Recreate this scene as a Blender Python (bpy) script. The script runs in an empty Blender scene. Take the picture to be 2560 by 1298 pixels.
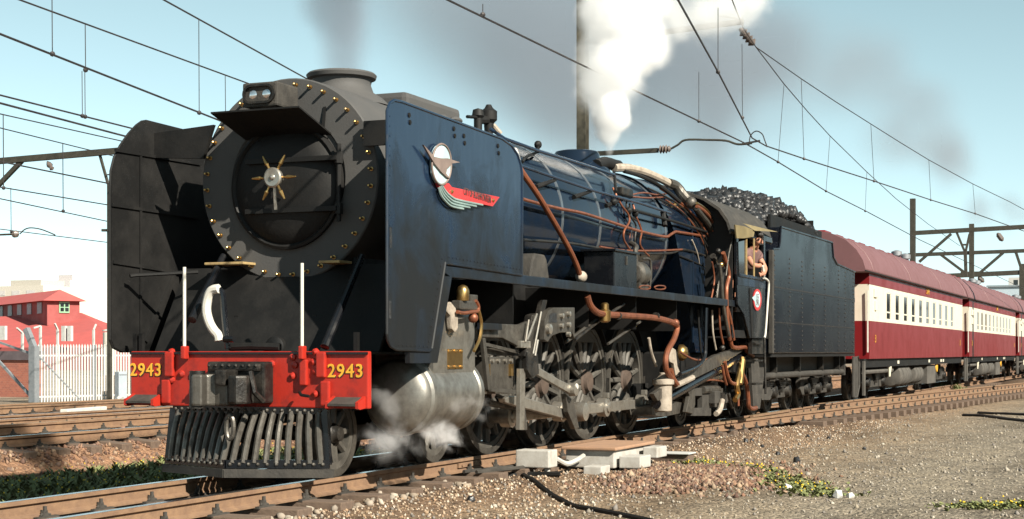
import bpy, bmesh, math, random
from math import sin, cos, pi, radians, sqrt, atan2
from mathutils import Vector, Matrix
random.seed(7)
SC = bpy.context.scene
COL = SC.collection
# ---------------------------------------------------------------- camera, sky, sun, exposure
CX, CY, CZ, YAW, FP, V0, U0 = -11.964, -7.683, 1.155, 0.4, 3883.31, 880.366, 1282.951
cam = bpy.data.cameras.new('camera')
cam.sensor_width = 36.0
cam.lens = 36.0 * FP / 2560
cam.shift_x = (1280 - U0) / 2560
cam.shift_y = (V0 - 649) / 2560
cam.clip_end = 5000
camo = bpy.data.objects.new('camera', cam)
COL.objects.link(camo)
camo.location = (CX, CY, CZ)
camo.rotation_euler = (pi / 2, 0, YAW - pi / 2)
SC.camera = camo
SUN = Vector((-.50, -1, .80)).normalized()
W = bpy.data.worlds.new('World'); SC.world = W; W.use_nodes = True
wn = W.node_tree.nodes; wl = W.node_tree.links
sky = wn.new('ShaderNodeTexSky'); sky.sky_type = 'NISHITA'; sky.sun_disc = False
sky.sun_elevation = math.asin(SUN.z); sky.sun_rotation = atan2(SUN.x, SUN.y)
sky.air_density = .6; sky.dust_density = .12; sky.ozone_density = 1.0; sky.altitude = 0
hs = wn.new('ShaderNodeHueSaturation'); hs.inputs['Hue'].default_value = .436; hs.inputs['Saturation'].default_value = .62
wl.new(sky.outputs[0], hs.inputs['Color'])
wl.new(hs.outputs[0], wn['Background'].inputs[0]); wn['Background'].inputs[1].default_value = .066
sl = bpy.data.lights.new('sun', 'SUN'); sl.energy = 5.0; sl.angle = radians(.5); sl.color = (1, .93, .80)
so = bpy.data.objects.new('sun', sl); COL.objects.link(so)
so.rotation_euler = (-SUN).to_track_quat('-Z', 'Y').to_euler(); so.location = (-10, -20, 20)
vs = SC.view_settings
vs.view_transform = 'Standard'; vs.look = 'None'; vs.exposure = 1.25; vs.gamma = 1.0; vs.use_curve_mapping = False
cy_ = SC.cycles
cy_.max_bounces = 12; cy_.diffuse_bounces = 3; cy_.glossy_bounces = 3; cy_.transparent_max_bounces = 12
cy_.transmission_bounces = 4; cy_.volume_bounces = 7; cy_.volume_step_rate = 1.5; cy_.volume_max_steps = 256
cy_.use_denoising = True; cy_.sample_clamp_indirect = 8; cy_.caustics_reflective = False; cy_.caustics_refractive = False

# ---------------------------------------------------------------- pixel to place (photograph pixels, on a known plane)
_c, _s = cos(YAW), sin(YAW)
def ray(u, v):
    a = (u - U0) / FP
    return (_c + a * _s, _s - a * _c, -(v - V0) / FP)
def _ax(u, v, val, i):
    d = ray(u, v); o = (CX, CY, CZ); t = (val - o[i]) / d[i]
    p = [o[k] + t * d[k] for k in range(3)]; p[i] = val
    return tuple(p)
def PX(u, v, x): return _ax(u, v, x, 0)
def PY(u, v, y): return _ax(u, v, y, 1)
def PZ(u, v, z): return _ax(u, v, z, 2)
BZ = 2.783
def PC(u, v, R):                      # on the boiler barrel of radius R
    d = ray(u, v); oy, oz = CY, CZ - BZ
    a = d[1]**2 + d[2]**2; b = 2*(oy*d[1] + oz*d[2]); c = oy*oy + oz*oz - R*R
    D = b*b - 4*a*c
    t = (-b - sqrt(max(D, 0))) / (2*a)
    return (CX + t*d[0], CY + t*d[1], CZ + t*d[2])

# ---------------------------------------------------------------- mesh helpers
class MB:
    def __init__(s): s.v = []; s.f = []
    def add(s, vs, fs):
        o = len(s.v); s.v += [tuple(p) for p in vs]; s.f += [tuple(i + o for i in f) for f in fs]; return s
    def box(s, a, b):
        x0, y0, z0 = a; x1, y1, z1 = b
        return s.add([(x0,y0,z0),(x1,y0,z0),(x1,y1,z0),(x0,y1,z0),(x0,y0,z1),(x1,y0,z1),(x1,y1,z1),(x0,y1,z1)],
              [(0,3,2,1),(4,5,6,7),(0,1,5,4),(1,2,6,5),(2,3,7,6),(3,0,4,7)])
    def prism(s, pts, lo, hi, axis='y'):
        n = len(pts)
        def mk(p, t):
            return (p[0], t, p[1]) if axis == 'y' else (t, p[0], p[1]) if axis == 'x' else (p[0], p[1], t)
        return s.add([mk(p, lo) for p in pts] + [mk(p, hi) for p in pts],
              [tuple(range(n-1, -1, -1)), tuple(range(n, 2*n))] + [(i, (i+1) % n, n+(i+1) % n, n+i) for i in range(n)])
    def lathe(s, o, d, prof, n=20, a0=0, a1=2*pi):
        o = Vector(o); d = Vector(d).normalized()
        e = Vector((0, 0, 1)) if abs(d.z) < .9 else Vector((1, 0, 0))
        e1 = (e - d * e.dot(d)).normalized(); e2 = d.cross(e1)
        full = abs(a1 - a0 - 2*pi) < 1e-6; m = n if full else n + 1
        vs = []
        for t, r in prof:
            for k in range(m):
                a = a0 + (a1 - a0) * k / n
                vs.append(o + d*t + (e1*cos(a) + e2*sin(a)) * r)
        fs = []
        for j in range(len(prof) - 1):
            for k in range(n):
                k2 = (k+1) % m
                fs.append((j*m+k, j*m+k2, (j+1)*m+k2, (j+1)*m+k))
        if full:
            if prof[0][1] > 1e-5: fs.append(tuple(range(m-1, -1, -1)))
            if prof[-1][1] > 1e-5: fs.append(tuple(range((len(prof)-1)*m, len(prof)*m)))
        return s.add(vs, fs)
    def cyl(s, p, q, r, r2=None, n=14):
        p = Vector(p); q = Vector(q); L = (q - p).length
        return s.lathe(p, q - p, [(0, r), (L, r if r2 is None else r2)], n)
    def tube(s, path, r, n=8):
        P = [Vector(p) for p in path]; m = len(P)
        rr = r if isinstance(r, (list, tuple)) else [r]*m
        T = []
        for i in range(m):
            a = P[max(i-1, 0)]; b = P[min(i+1, m-1)]; T.append((b - a).normalized())
        up = Vector((0, 0, 1)) if abs(T[0].z) < .9 else Vector((1, 0, 0))
        e = (up - T[0]*up.dot(T[0])).normalized(); vs = []
        for i in range(m):
            e = (e - T[i]*e.dot(T[i])).normalized(); g = T[i].cross(e)
            for k in range(n):
                a = 2*pi*k/n; vs.append(P[i] + (e*cos(a) + g*sin(a))*rr[i])
        fs = [tuple(range(n-1, -1, -1)), tuple(range((m-1)*n, m*n))]
        for i in range(m-1):
            for k in range(n):
                k2 = (k+1) % n; fs.append((i*n+k, i*n+k2, (i+1)*n+k2, (i+1)*n+k))
        return s.add(vs, fs)
    def bar(s, p, q, w, h, up=(0, 0, 1)):        # square bar: w across, h along up
        p = Vector(p); q = Vector(q); d = (q - p).normalized(); up = Vector(up)
        e = (up - d*up.dot(d)).normalized(); g = d.cross(e)
        vs = [b + e*(h/2)*i + g*(w/2)*j for b in (p, q) for i, j in ((-1,-1),(1,-1),(1,1),(-1,1))]
        return s.add(vs, [(3,2,1,0),(4,5,6,7),(0,1,5,4),(1,2,6,5),(2,3,7,6),(3,0,4,7)])
    def ell(s, c, r, n=14, m=8):
        rx, ry, rz = (r, r, r) if not isinstance(r, (tuple, list)) else r
        vs = [(c[0], c[1], c[2]-rz)]
        for j in range(1, m):
            p = -pi/2 + pi*j/m
            vs += [(c[0]+rx*cos(p)*cos(2*pi*k/n), c[1]+ry*cos(p)*sin(2*pi*k/n), c[2]+rz*sin(p)) for k in range(n)]
        vs.append((c[0], c[1], c[2]+rz)); L = len(vs)-1
        fs = [(0, 1+(k+1) % n, 1+k) for k in range(n)] + [(L, L-n+k, L-n+(k+1) % n) for k in range(n)]
        for j in range(m-2):
            for k in range(n):
                a = 1+j*n; fs.append((a+k, a+(k+1) % n, a+n+(k+1) % n, a+n+k))
        return s.add(vs, fs)
    def mesh(s, name, mat, smooth=35, bevel=0):
        me = bpy.data.meshes.new(name); me.from_pydata(s.v, [], s.f)
        bm = bmesh.new(); bm.from_mesh(me); bmesh.ops.recalc_face_normals(bm, faces=bm.faces)
        if bevel:
            ed = [e for e in bm.edges if len(e.link_faces) == 2 and e.calc_face_angle(0) > .6]
            bmesh.ops.bevel(bm, geom=ed, offset=bevel, segments=2, profile=.6, affect='EDGES', clamp_overlap=True)
        bm.to_mesh(me); bm.free()
        if smooth:
            me.polygons.foreach_set('use_smooth', [True]*len(me.polygons)); me.set_sharp_from_angle(angle=radians(smooth))
        me.materials.append(mat)
        return me
    def build(s, name, mat, parent=None, smooth=35, bevel=0):
        return put(name, s.mesh(name, mat, smooth, bevel), parent)
def wpos(o):
    return o.get('_at', None)
def put(name, me, parent=None, loc=None, rot=None, scale=None):
    o = bpy.data.objects.new(name, me); COL.objects.link(o)
    if loc is not None: o.location = loc
    if rot is not None: o.rotation_euler = rot
    if scale is not None: o.scale = scale
    if parent is not None:
        o.parent = parent
        if parent.type == 'EMPTY' or parent.location.length > 0:
            o.matrix_parent_inverse = Matrix.Translation(-parent.location)
    return o
def sub(name, me, parent):                  # a sub-part in its part's own frame
    o = bpy.data.objects.new(name, me); COL.objects.link(o); o.parent = parent; return o
def thing(name, label, cat, loc=(0, 0, 0), group=None):
    o = bpy.data.objects.new(name, None); COL.objects.link(o); o.location = loc; o.empty_display_size = .3
    return tag(o, label, cat, group)
def tag(o, label, cat, group=None, kind=None):
    if label: o['label'] = label
    if cat: o['category'] = cat
    if group: o['group'] = group
    if kind: o['kind'] = kind
    return o
def kind(o, k): o['kind'] = k; return o
def copy_tree(o, loc, label=None):
    c = o.copy(); COL.objects.link(c); c.location = loc
    if label: c['label'] = label
    def rec(a, b):
        for ch in list(a.children):
            d = ch.copy(); COL.objects.link(d); d.parent = b; rec(ch, d)
    rec(o, c)
    return c
def smooth_path(pts, k=5):                  # Catmull-Rom
    P = [Vector(p) for p in pts]; out = []
    for i in range(len(P)-1):
        p0 = P[max(i-1, 0)]; p1 = P[i]; p2 = P[i+1]; p3 = P[min(i+2, len(P)-1)]
        for j in range(k):
            t = j/k
            out.append(.5*((2*p1) + (p2-p0)*t + (2*p0-5*p1+4*p2-p3)*t*t + (3*p1-p0-3*p2+p3)*t**3))
    out.append(P[-1]); return out
def arc(cx, cy, r, a0, a1, n):
    return [(cx + r*cos(radians(a0+(a1-a0)*i/n)), cy + r*sin(radians(a0+(a1-a0)*i/n))) for i in range(n+1)]

# ---------------------------------------------------------------- materials
def newmat(name):
    m = bpy.data.materials.new(name); m.use_nodes = True
    return m, m.node_tree.nodes, m.node_tree.links, m.node_tree.nodes['Principled BSDF']
def ramp(n, l, src, stops):
    r = n.new('ShaderNodeValToRGB'); e = r.color_ramp.elements
    while len(e) < len(stops): e.new(.5)
    for x, (p, c) in zip(e, stops): x.position = p; x.color = (c[0], c[1], c[2], 1)
    l.new(src, r.inputs[0]); return r
def noise(n, l, scale, detail=4, rough=.6, vec=None, dist=0):
    t = n.new('ShaderNodeTexNoise'); t.inputs['Scale'].default_value = scale; t.inputs['Detail'].default_value = detail
    t.inputs['Roughness'].default_value = rough; t.inputs['Distortion'].default_value = dist
    if vec is not None: l.new(vec, t.inputs['Vector'])
    return t
def coords(n, l, sc=(1, 1, 1), obj=True):
    tc = n.new('ShaderNodeTexCoord'); mp = n.new('ShaderNodeMapping'); mp.inputs['Scale'].default_value = sc
    l.new(tc.outputs['Object' if obj else 'Generated'], mp.inputs[0]); return mp.outputs[0]
def mat(name, col, rough=.5, metal=0.0, col2=None, scale=4, lo=.4, hi=.65, r2=None, bump=0, bscale=60, coat=0, stretch=(1, 1, 1), spec=.5):
    m, n, l, b = newmat(name)
    vec = coords(n, l, stretch)
    nz = noise(n, l, scale, 6, .65, vec)
    c2 = col2 or tuple(min(1, c*1.35+.004) for c in col)
    r = ramp(n, l, nz.outputs[0], [(lo, col), (hi, c2)])
    l.new(r.outputs[0], b.inputs['Base Color'])
    mr = n.new('ShaderNodeMapRange'); l.new(nz.outputs[0], mr.inputs[0])
    mr.inputs[1].default_value = lo; mr.inputs[2].default_value = hi
    mr.inputs[3].default_value = rough; mr.inputs[4].default_value = rough*1.3 if r2 is None else r2
    l.new(mr.outputs[0], b.inputs['Roughness'])
    b.inputs['Metallic'].default_value = metal; b.inputs['Specular IOR Level'].default_value = spec
    if coat: b.inputs['Coat Weight'].default_value = coat; b.inputs['Coat Roughness'].default_value = .08
    if bump:
        bn = noise(n, l, bscale, 3, .6, vec); bu = n.new('ShaderNodeBump'); bu.inputs['Strength'].default_value = bump; bu.inputs['Distance'].default_value = .02
        l.new(bn.outputs[0], bu.inputs['Height']); l.new(bu.outputs[0], b.inputs['Normal'])
    return m
M = {}
M['black'] = mat('black_paint', (.0040, .0046, .0062), .24, 0, (.011, .0105, .0105), 3, .48, .8, .5, .03, 9)
M['tender'] = mat('tender_paint', (.0034, .0046, .0080), .20, 0, (.006, .0066, .008), .9, .42, .7, .34, .05, 2.0, spec=.14)
M['boiler'] = mat('boiler_paint', (.0055, .0110, .0215), .10, 0, (.010, .011, .013), 3, .5, .8, .24, .02, 5)
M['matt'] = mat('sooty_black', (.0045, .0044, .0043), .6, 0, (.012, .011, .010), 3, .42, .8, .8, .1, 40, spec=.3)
M['smokebox'] = mat('graphite_smokebox', (.060, .059, .058), .66, 0, (.072, .069, .066), 3, .4, .8, .75, .1, 50, spec=.25)
M['grime'] = mat('oily_grime', (.010, .009, .008), .42, .3, (.042, .036, .029), 8, .42, .75, .7, .25, 40)
M['frame'] = mat('dusty_frame', (.022, .0195, .0165), .7, 0, (.052, .046, .038), 5, .38, .75, .9, .25, 40)
def blue_paint():                     # navy sheet: blue sky sheen painted in above, dark reflection and soot stains below
    m, n, l, b = newmat('navy_paint'); vec = coords(n, l, (1, 1, .7)); nz = noise(n, l, 1.6, 7, .68, vec, .6); n2 = noise(n, l, 7, 5, .7, coords(n, l, (2.2, 2.2, .25)))
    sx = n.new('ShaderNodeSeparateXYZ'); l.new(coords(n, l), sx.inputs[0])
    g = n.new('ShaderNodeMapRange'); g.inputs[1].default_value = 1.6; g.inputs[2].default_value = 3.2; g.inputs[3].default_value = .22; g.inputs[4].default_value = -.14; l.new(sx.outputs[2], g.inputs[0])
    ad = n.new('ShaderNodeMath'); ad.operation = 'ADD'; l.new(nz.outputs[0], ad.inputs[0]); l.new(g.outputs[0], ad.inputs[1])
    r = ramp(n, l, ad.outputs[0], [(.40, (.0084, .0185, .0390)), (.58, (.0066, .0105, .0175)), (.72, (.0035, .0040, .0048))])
    st = ramp(n, l, n2.outputs[0], [(.5, (1, 1, 1)), (.75, (1.7, 1.5, 1.35))])
    mx = n.new('ShaderNodeMix'); mx.data_type = 'RGBA'; mx.blend_type = 'MULTIPLY'; mx.inputs[0].default_value = 1; l.new(r.outputs[0], mx.inputs[6]); l.new(st.outputs[0], mx.inputs[7])
    l.new(mx.outputs[2], b.inputs['Base Color'])
    rr = n.new('ShaderNodeMapRange'); rr.inputs[1].default_value = .4; rr.inputs[2].default_value = .72; rr.inputs[3].default_value = .17; rr.inputs[4].default_value = .5; l.new(ad.outputs[0], rr.inputs[0]); l.new(rr.outputs[0], b.inputs['Roughness'])
    bu = n.new('ShaderNodeBump'); bu.inputs['Strength'].default_value = .04; bu.inputs['Distance'].default_value = .05; l.new(nz.outputs[0], bu.inputs['Height']); l.new(bu.outputs[0], b.inputs['Normal'])
    return m
M['blue'] = blue_paint()
M['steel'] = mat('worn_steel', (.40, .375, .33), .36, .8, (.20, .17, .135), 9, .45, .75, .5, .05, 30)
M['dsteel'] = mat('dull_steel', (.105, .096, .083), .40, .6, (.036, .031, .025), 7, .4, .7, .65, .15, 30)
M['cyl'] = mat('cylinder_sheet', (.25, .24, .215), .36, .7, (.10, .092, .08), 5, .4, .72, .5, .06, 20)
M['white'] = mat('white_enamel', (.50, .48, .43), .5, 0, (.33, .30, .25), 8, .5, .8)
M['lag'] = mat('pale_lagging', (.30, .255, .205), .7, 0, (.14, .115, .09), 10, .42, .75, .9, .2, 40)
M['copper'] = mat('copper_pipe', (.26, .088, .043), .40, .55, (.12, .045, .027), 8, .4, .7, .6, .05, 30)
M['brass'] = mat('brass', (.46, .29, .11), .30, .95, (.27, .16, .06), 10, .5, .8, .4)
M['red'] = mat('buffer_red', (.32, .018, .009), .45, 0, (.15, .012, .009), 6, .5, .74, .6, .08, 20)
M['yellow'] = mat('yellow_lettering', (.52, .27, .022), .5)
M['maroon'] = mat('carriage_maroon', (.150, .0105, .0125), .33, 0, (.120, .009, .0105), 2, .4, .7, .42, .02, 4, spec=.3)
M['mroof'] = mat('roof_maroon', (.138, .060, .062), .55, 0, (.112, .048, .050), 2, .4, .7, .7, .05, 10)
M['cream'] = mat('carriage_cream', (.58, .54, .44), .35, 0, (.52, .48, .38), 2, .4, .7)
M['band'] = mat('boiler_band', (.26, .28, .30), .3, .85, (.25, .26, .27), 6)
M['emb_r'] = mat('emblem_red', (.34, .026, .026), .4)
M['emb_w'] = mat('emblem_pale_blue', (.30, .40, .42), .4)
M['emb_g'] = mat('emblem_grey', (.14, .105, .09), .5)
M['emb_s'] = mat('emblem_silver_green', (.20, .27, .255), .4, .3)
M['coal'] = mat('coal', (.011, .011, .012), .32, 0, (.035, .034, .034), 14, .4, .8, .6, .5, 30)
M['wood'] = mat('tan_wood', (.34, .24, .10), .7, 0, (.22, .15, .07), 9, .4, .7, .9, .2, 30)
M['tan'] = mat('cab_lining', (.13, .10, .045), .6)
M['glass'] = mat('window_glass', (.010, .013, .015), .05, 0, (.02, .024, .026), 2)
M['skin'] = mat('skin', (.28, .125, .075), .55); M['hair'] = mat('dark_hair', (.012, .009, .007), .6)
M['shirt'] = mat('mauve_shirt', (.135, .075, .07), .85, 0, (.10, .055, .05), 12)
M['jeans'] = mat('dark_trousers', (.02, .025, .04), .9)
M['rust'] = mat('rusty_rail', (.20, .120, .068), .75, 0, (.13, .075, .046), 7, .35, .7, .9, .25, 60)
M['rail_top'] = mat('polished_rail', (.45, .44, .43), .18, 1, (.36, .33, .30), 3, .4, .7, .32, stretch=(.2, 3, 1))
M['rail_tan'] = mat('dull_rail_top', (.34, .245, .14), .42, .4, (.26, .17, .10), 6, .4, .7, .6)
M['sleeper'] = mat('old_sleeper', (.075, .05, .036), .9, 0, (.145, .10, .07), 7, .35, .7, .95, .4, 40, stretch=(3, .4, 1))
M['galv'] = mat('galvanised', (.24, .255, .27), .5, .4, (.18, .195, .21), 8)
M['conc'] = mat('pale_paint', (.44, .44, .42), .6, 0, (.36, .355, .335), 4)
M['gray_box'] = mat('grey_cabinet', (.30, .34, .37), .5, 0, (.25, .29, .32), 4)
M['mast'] = mat('mast_steel', (.030, .028, .020), .7, .2, (.055, .05, .038), 6, .35, .7, .85, .1, 30)
M['wire'] = mat('overhead_wire', (.045, .04, .04), .5, .6)
M['insul'] = mat('brown_insulator', (.10, .08, .07), .3)
M['pm'] = mat('point_machine_white', (.38, .365, .335), .7, 0, (.26, .235, .20), 6, .45, .75, .8, .1, 40)
M['pmtop'] = mat('point_machine_lid', (.30, .175, .105), .8, 0, (.24, .145, .095), 7, .4, .7, .9, .1, 40)
M['tarp'] = M['frame']
M['underfr'] = mat('carriage_underframe', (.050, .046, .040), .8, 0, (.095, .086, .074), 4, .35, .7, .95, .2, 20)
M['lens'] = mat('lamp_lens', (.55, .58, .60), .06, .9)
M['blacklet'] = mat('black_lettering', (.06, .03, .03), .6)
M['hubm'] = mat('dusty_hub', (.045, .030, .022), .8, 0, (.075, .05, .036), 9, .35, .7, .9, .2, 40)
M['lit_steel'] = mat('flange_steel', (.05, .045, .032), .7, .2, (.10, .09, .065), 6)  # lighter copy of the mast steel, sunlight put into the colour
M['spoke'] = mat('dusty_wheel', (.055, .050, .043), .55, .2, (.10, .092, .078), 7, .4, .75, .75, .15, 40)
# ---------------------------------------------------------------- ground
import numpy as np
from mathutils import noise as mn
RNG = np.random.default_rng(11)
def sstep(a, b, x):
    t = min(1, max(0, (x-a)/(b-a))); return t*t*(3-2*t)
def gh(x, y):
    z = -.215
    z -= .09 * sstep(-1.2, -2.6, y)                      # cess on the near side
    if -12 < y < 22 and -25 < x < 60:
        z += .030 * mn.noise((x*.35, y*.35, 0)) + .014 * mn.noise((x*1.7, y*1.7, 3))
        z += .11 * math.exp(-((x-5.2)/1.5)**2 - ((y+2.75)/.75)**2)         # spoil heap by the point machine
        z += .10 * sstep(7.2, 8.0, y) * sstep(9.2, 8.6, y)                 # canted track
    z -= (.30 + .06*mn.noise((x*.6, y*.6, 5))) * sstep(1.15, 2.2, y) * sstep(6.65+.2*mn.noise((x*.5, 7, 1)), 6.05, y)
    if abs(y) < 1.15: z = min(z, -.185)
    z -= .12 * sstep(18, 24, y)
    return z
def axis(lo, hi, st, flo, fhi, g=1.25):
    a = list(np.arange(lo, hi, st)); s = st; x = a[-1]
    while x < fhi: s *= g; x += s; a.append(x)
    s = st; x = lo
    while x > flo: s *= g; x -= s; a.insert(0, x)
    return a
gx = axis(-8, 40, .22, -200, 1500); gy = axis(-8, 18, .2, -300, 1200)
gv = [(x, y, gh(x, y)) for y in gy for x in gx]; nx = len(gx)
gf = [(j*nx+i, j*nx+i+1, (j+1)*nx+i+1, (j+1)*nx+i) for j in range(len(gy)-1) for i in range(nx-1)]
gm, n, l, b = newmat('ground')
vec = coords(n, l)
nb = noise(n, l, .8, 5, .65, vec); nf = noise(n, l, 22, 5, .7, vec); nm = noise(n, l, 4.5, 5, .7, vec)
sx = n.new('ShaderNodeSeparateXYZ'); l.new(vec, sx.inputs[0])
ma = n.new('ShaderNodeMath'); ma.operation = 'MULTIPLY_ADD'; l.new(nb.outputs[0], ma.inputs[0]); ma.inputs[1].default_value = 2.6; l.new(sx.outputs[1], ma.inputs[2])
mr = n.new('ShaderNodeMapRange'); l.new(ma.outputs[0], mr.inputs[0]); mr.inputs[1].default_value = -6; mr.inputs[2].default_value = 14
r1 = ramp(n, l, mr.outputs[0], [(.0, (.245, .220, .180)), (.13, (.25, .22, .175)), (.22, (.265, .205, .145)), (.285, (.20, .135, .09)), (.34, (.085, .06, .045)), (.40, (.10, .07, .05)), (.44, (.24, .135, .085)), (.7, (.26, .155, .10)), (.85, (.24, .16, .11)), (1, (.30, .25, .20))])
r2 = ramp(n, l, nm.outputs[0], [(.3, (.50, .50, .50)), (.72, (1.15, 1.12, 1.08))])
vo = n.new('ShaderNodeTexVoronoi'); vo.inputs['Scale'].default_value = 26; l.new(vec, vo.inputs['Vector'])
bw = n.new('ShaderNodeRGBToBW'); l.new(vo.outputs['Color'], bw.inputs[0])
r3 = ramp(n, l, bw.outputs[0], [(.15, (.60, .56, .52)), (.5, (.95, .93, .9)), (.85, (1.3, 1.27, 1.22))])
m1 = n.new('ShaderNodeMix'); m1.data_type = 'RGBA'; m1.blend_type = 'MULTIPLY'; m1.inputs[0].default_value = 1
l.new(r1.outputs[0], m1.inputs[6]); l.new(r2.outputs[0], m1.inputs[7])
nl = noise(n, l, .33, 4, .6, coords(n, l, (.6, 1.5, 1))); r4 = ramp(n, l, nl.outputs[0], [(.36, (.62, .60, .58)), (.52, (1, 1, 1)), (.7, (1.16, 1.14, 1.10))])
m0 = n.new('ShaderNodeMix'); m0.data_type = 'RGBA'; m0.blend_type = 'MULTIPLY'; m0.inputs[0].default_value = 1; l.new(m1.outputs[2], m0.inputs[6]); l.new(r4.outputs[0], m0.inputs[7]); m1 = m0
m2 = n.new('ShaderNodeMix'); m2.data_type = 'RGBA'; m2.blend_type = 'MULTIPLY'; m2.inputs[0].default_value = .85
l.new(m1.outputs[2], m2.inputs[6]); l.new(r3.outputs[0], m2.inputs[7])
l.new(m2.outputs[2], b.inputs['Base Color']); b.inputs['Roughness'].default_value = .95; b.inputs['Specular IOR Level'].default_value = .2
bu = n.new('ShaderNodeBump'); bu.inputs['Strength'].default_value = .9; bu.inputs['Distance'].default_value = .03
v2 = n.new('ShaderNodeTexVoronoi'); v2.inputs['Scale'].default_value = 26; l.new(vec, v2.inputs['Vector'])
ad = n.new('ShaderNodeMath'); ad.operation = 'SUBTRACT'; l.new(nf.outputs[0], ad.inputs[0]); l.new(v2.outputs['Distance'], ad.inputs[1])
l.new(ad.outputs[0], bu.inputs['Height']); l.new(bu.outputs[0], b.inputs['Normal'])
g = MB(); g.v = gv; g.f = gf
kind(g.build('ground', gm, None, 0), 'structure')
for p in bpy.data.objects['ground'].data.polygons: p.use_smooth = True

# ---------------------------------------------------------------- loose stones (countless): one mesh each
STM, n, l, b = newmat('loose_stone')
at = n.new('ShaderNodeVertexColor'); at.layer_name = 'col'
l.new(at.outputs[0], b.inputs['Base Color']); b.inputs['Roughness'].default_value = .9; b.inputs['Specular IOR Level'].default_value = .25
_t = (1+sqrt(5))/2
ICO = np.array([(-1,_t,0),(1,_t,0),(-1,-_t,0),(1,-_t,0),(0,-1,_t),(0,1,_t),(0,-1,-_t),(0,1,-_t),(_t,0,-1),(_t,0,1),(-_t,0,-1),(-_t,0,1)])/1.9
ICF = np.array([(0,11,5),(0,5,1),(0,1,7),(0,7,10),(0,10,11),(1,5,9),(5,11,4),(11,10,2),(10,7,6),(7,1,8),(3,9,4),(3,4,2),(3,2,6),(3,6,8),(3,8,9),(4,9,5),(2,4,11),(6,2,10),(8,6,7),(9,8,1)])
OCV = np.array([(1,0,0),(-1,0,0),(0,1,0),(0,-1,0),(0,0,1),(0,0,-1)], float)
OCF = np.array([(0,2,4),(2,1,4),(1,3,4),(3,0,4),(2,0,5),(1,2,5),(3,1,5),(0,3,5)])
def stones(name, pos, size, pal, label, cat, shape='o', parent=None, mt=None, jit=.3):
    pos = np.asarray(pos, float); N = len(pos); B, F = (ICO, ICF) if shape == 'i' else (OCV, OCF)
    k = len(B); sc = np.asarray(size).reshape(N, 1, 1) * RNG.uniform(.6, 1.25, (N, 1, 3))
    v = B[None] * (1 + RNG.uniform(-jit, jit, (N, k, 1))) * sc
    a = RNG.uniform(0, 2*pi, N); t = RNG.uniform(-.6, .6, N)
    ca, sa, ct, st = np.cos(a), np.sin(a), np.cos(t), np.sin(t)
    x = v[..., 0]*ct[:, None] + v[..., 2]*st[:, None]; z = -v[..., 0]*st[:, None] + v[..., 2]*ct[:, None]; y = v[..., 1]
    w = np.stack([x*ca[:, None]-y*sa[:, None], x*sa[:, None]+y*ca[:, None], z], -1) + pos[:, None, :]
    f = (F[None] + (np.arange(N)*k)[:, None, None]).reshape(-1, 3)
    me = bpy.data.meshes.new(name)
    me.vertices.add(N*k); me.vertices.foreach_set('co', w.reshape(-1))
    me.loops.add(len(f)*3); me.loops.foreach_set('vertex_index', f.reshape(-1).astype(np.int32))
    me.polygons.add(len(f)); me.polygons.foreach_set('loop_start', np.arange(0, len(f)*3, 3, dtype=np.int32))
    me.update(calc_edges=True)
    if mt is None:
        ca_ = me.color_attributes.new('col', 'FLOAT_COLOR', 'POINT')
        pal = np.asarray(pal, float); c = pal[RNG.integers(0, len(pal), N)] * RNG.uniform(.7, 1.3, (N, 1))
        cc = np.ones((N, k, 4)); cc[..., :3] = c[:, None, :]
        ca_.data.foreach_set('color', cc.reshape(-1))
    me.materials.append(mt or STM)
    o = put(name, me, parent); o['kind'] = 'stuff'
    if label: o['label'] = label; o['category'] = cat
    return o
TAN = [(.27, .20, .14), (.33, .26, .19), (.20, .14, .09), (.16, .14, .12), (.40, .34, .27), (.25, .165, .105)]
GRY = [(.25, .22, .18), (.20, .175, .145), (.29, .26, .215), (.15, .135, .12), (.24, .205, .155)]
BRN = [(.145, .080, .053), (.19, .115, .075), (.105, .062, .046), (.24, .165, .11), (.13, .088, .068)]
def scatter(N, x0, x1, y0, y1, sz, f=None, pw=1.6):
    P = []; S = []
    while len(P) < N:
        x = RNG.uniform(x0, x1); y = RNG.uniform(y0, y1)
        if f is not None and RNG.random() > f(x, y): continue
        s = sz * (.45 + 1.1*RNG.random()**pw); P.append((x, y, gh(x, y) + s*.25)); S.append(s)
    return P, S
def near_w(x, y): return min(1, 9/((x+12)**1.1+.5)) * (1 if y > -3 else .75)
P, S = scatter(7000, -2, 22, -2.6, -.75, .015, near_w)
stones('track_side_gravel', P, S, TAN, 'loose tan gravel along the near rail of the train', 'gravel')
P, S = scatter(9000, -1, 30, -9, -2.2, .013, lambda x, y: near_w(x, y))
Q, S2 = scatter(600, -1, 20, -8, -1.6, .028, near_w, 3); P += Q; S += S2
stones('path_gravel', P, S, GRY, 'fine grey brown gravel over the open ground beside the tracks', 'gravel')
P, S = scatter(4200, 3.0, 8.8, -4.3, -1.75, .026, lambda x, y: math.exp(-((x-5.2)/1.35)**2-((y+2.75)/.62)**2), 1.2)
stones('ballast_heap', P, S, BRN + BRN + TAN[:1], 'spread heap of broken brown ballast in front of the point machine', 'ballast', 'o', None, None, .45)
P, S = scatter(6000, -4, 24, -.5, .5, .03)
stones('track_ballast', P, S, [(.09, .06, .045), (.06, .045, .04), (.13, .09, .06)], 'dark oily ballast between the rails under the train', 'ballast')
P, S = scatter(6000, 0, 26, 5.6, 6.85, .03, lambda x, y: min(1, 12/(x+6)))
stones('cess_debris', P, S, BRN, 'red brown stony earth between the train and the far tracks', 'earth')
P, S = scatter(5000, 8, 40, 7.0, 14.5, .045)
stones('yard_ballast', P, S, TAN + BRN, 'tan ballast between the far yard tracks', 'ballast')
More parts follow.
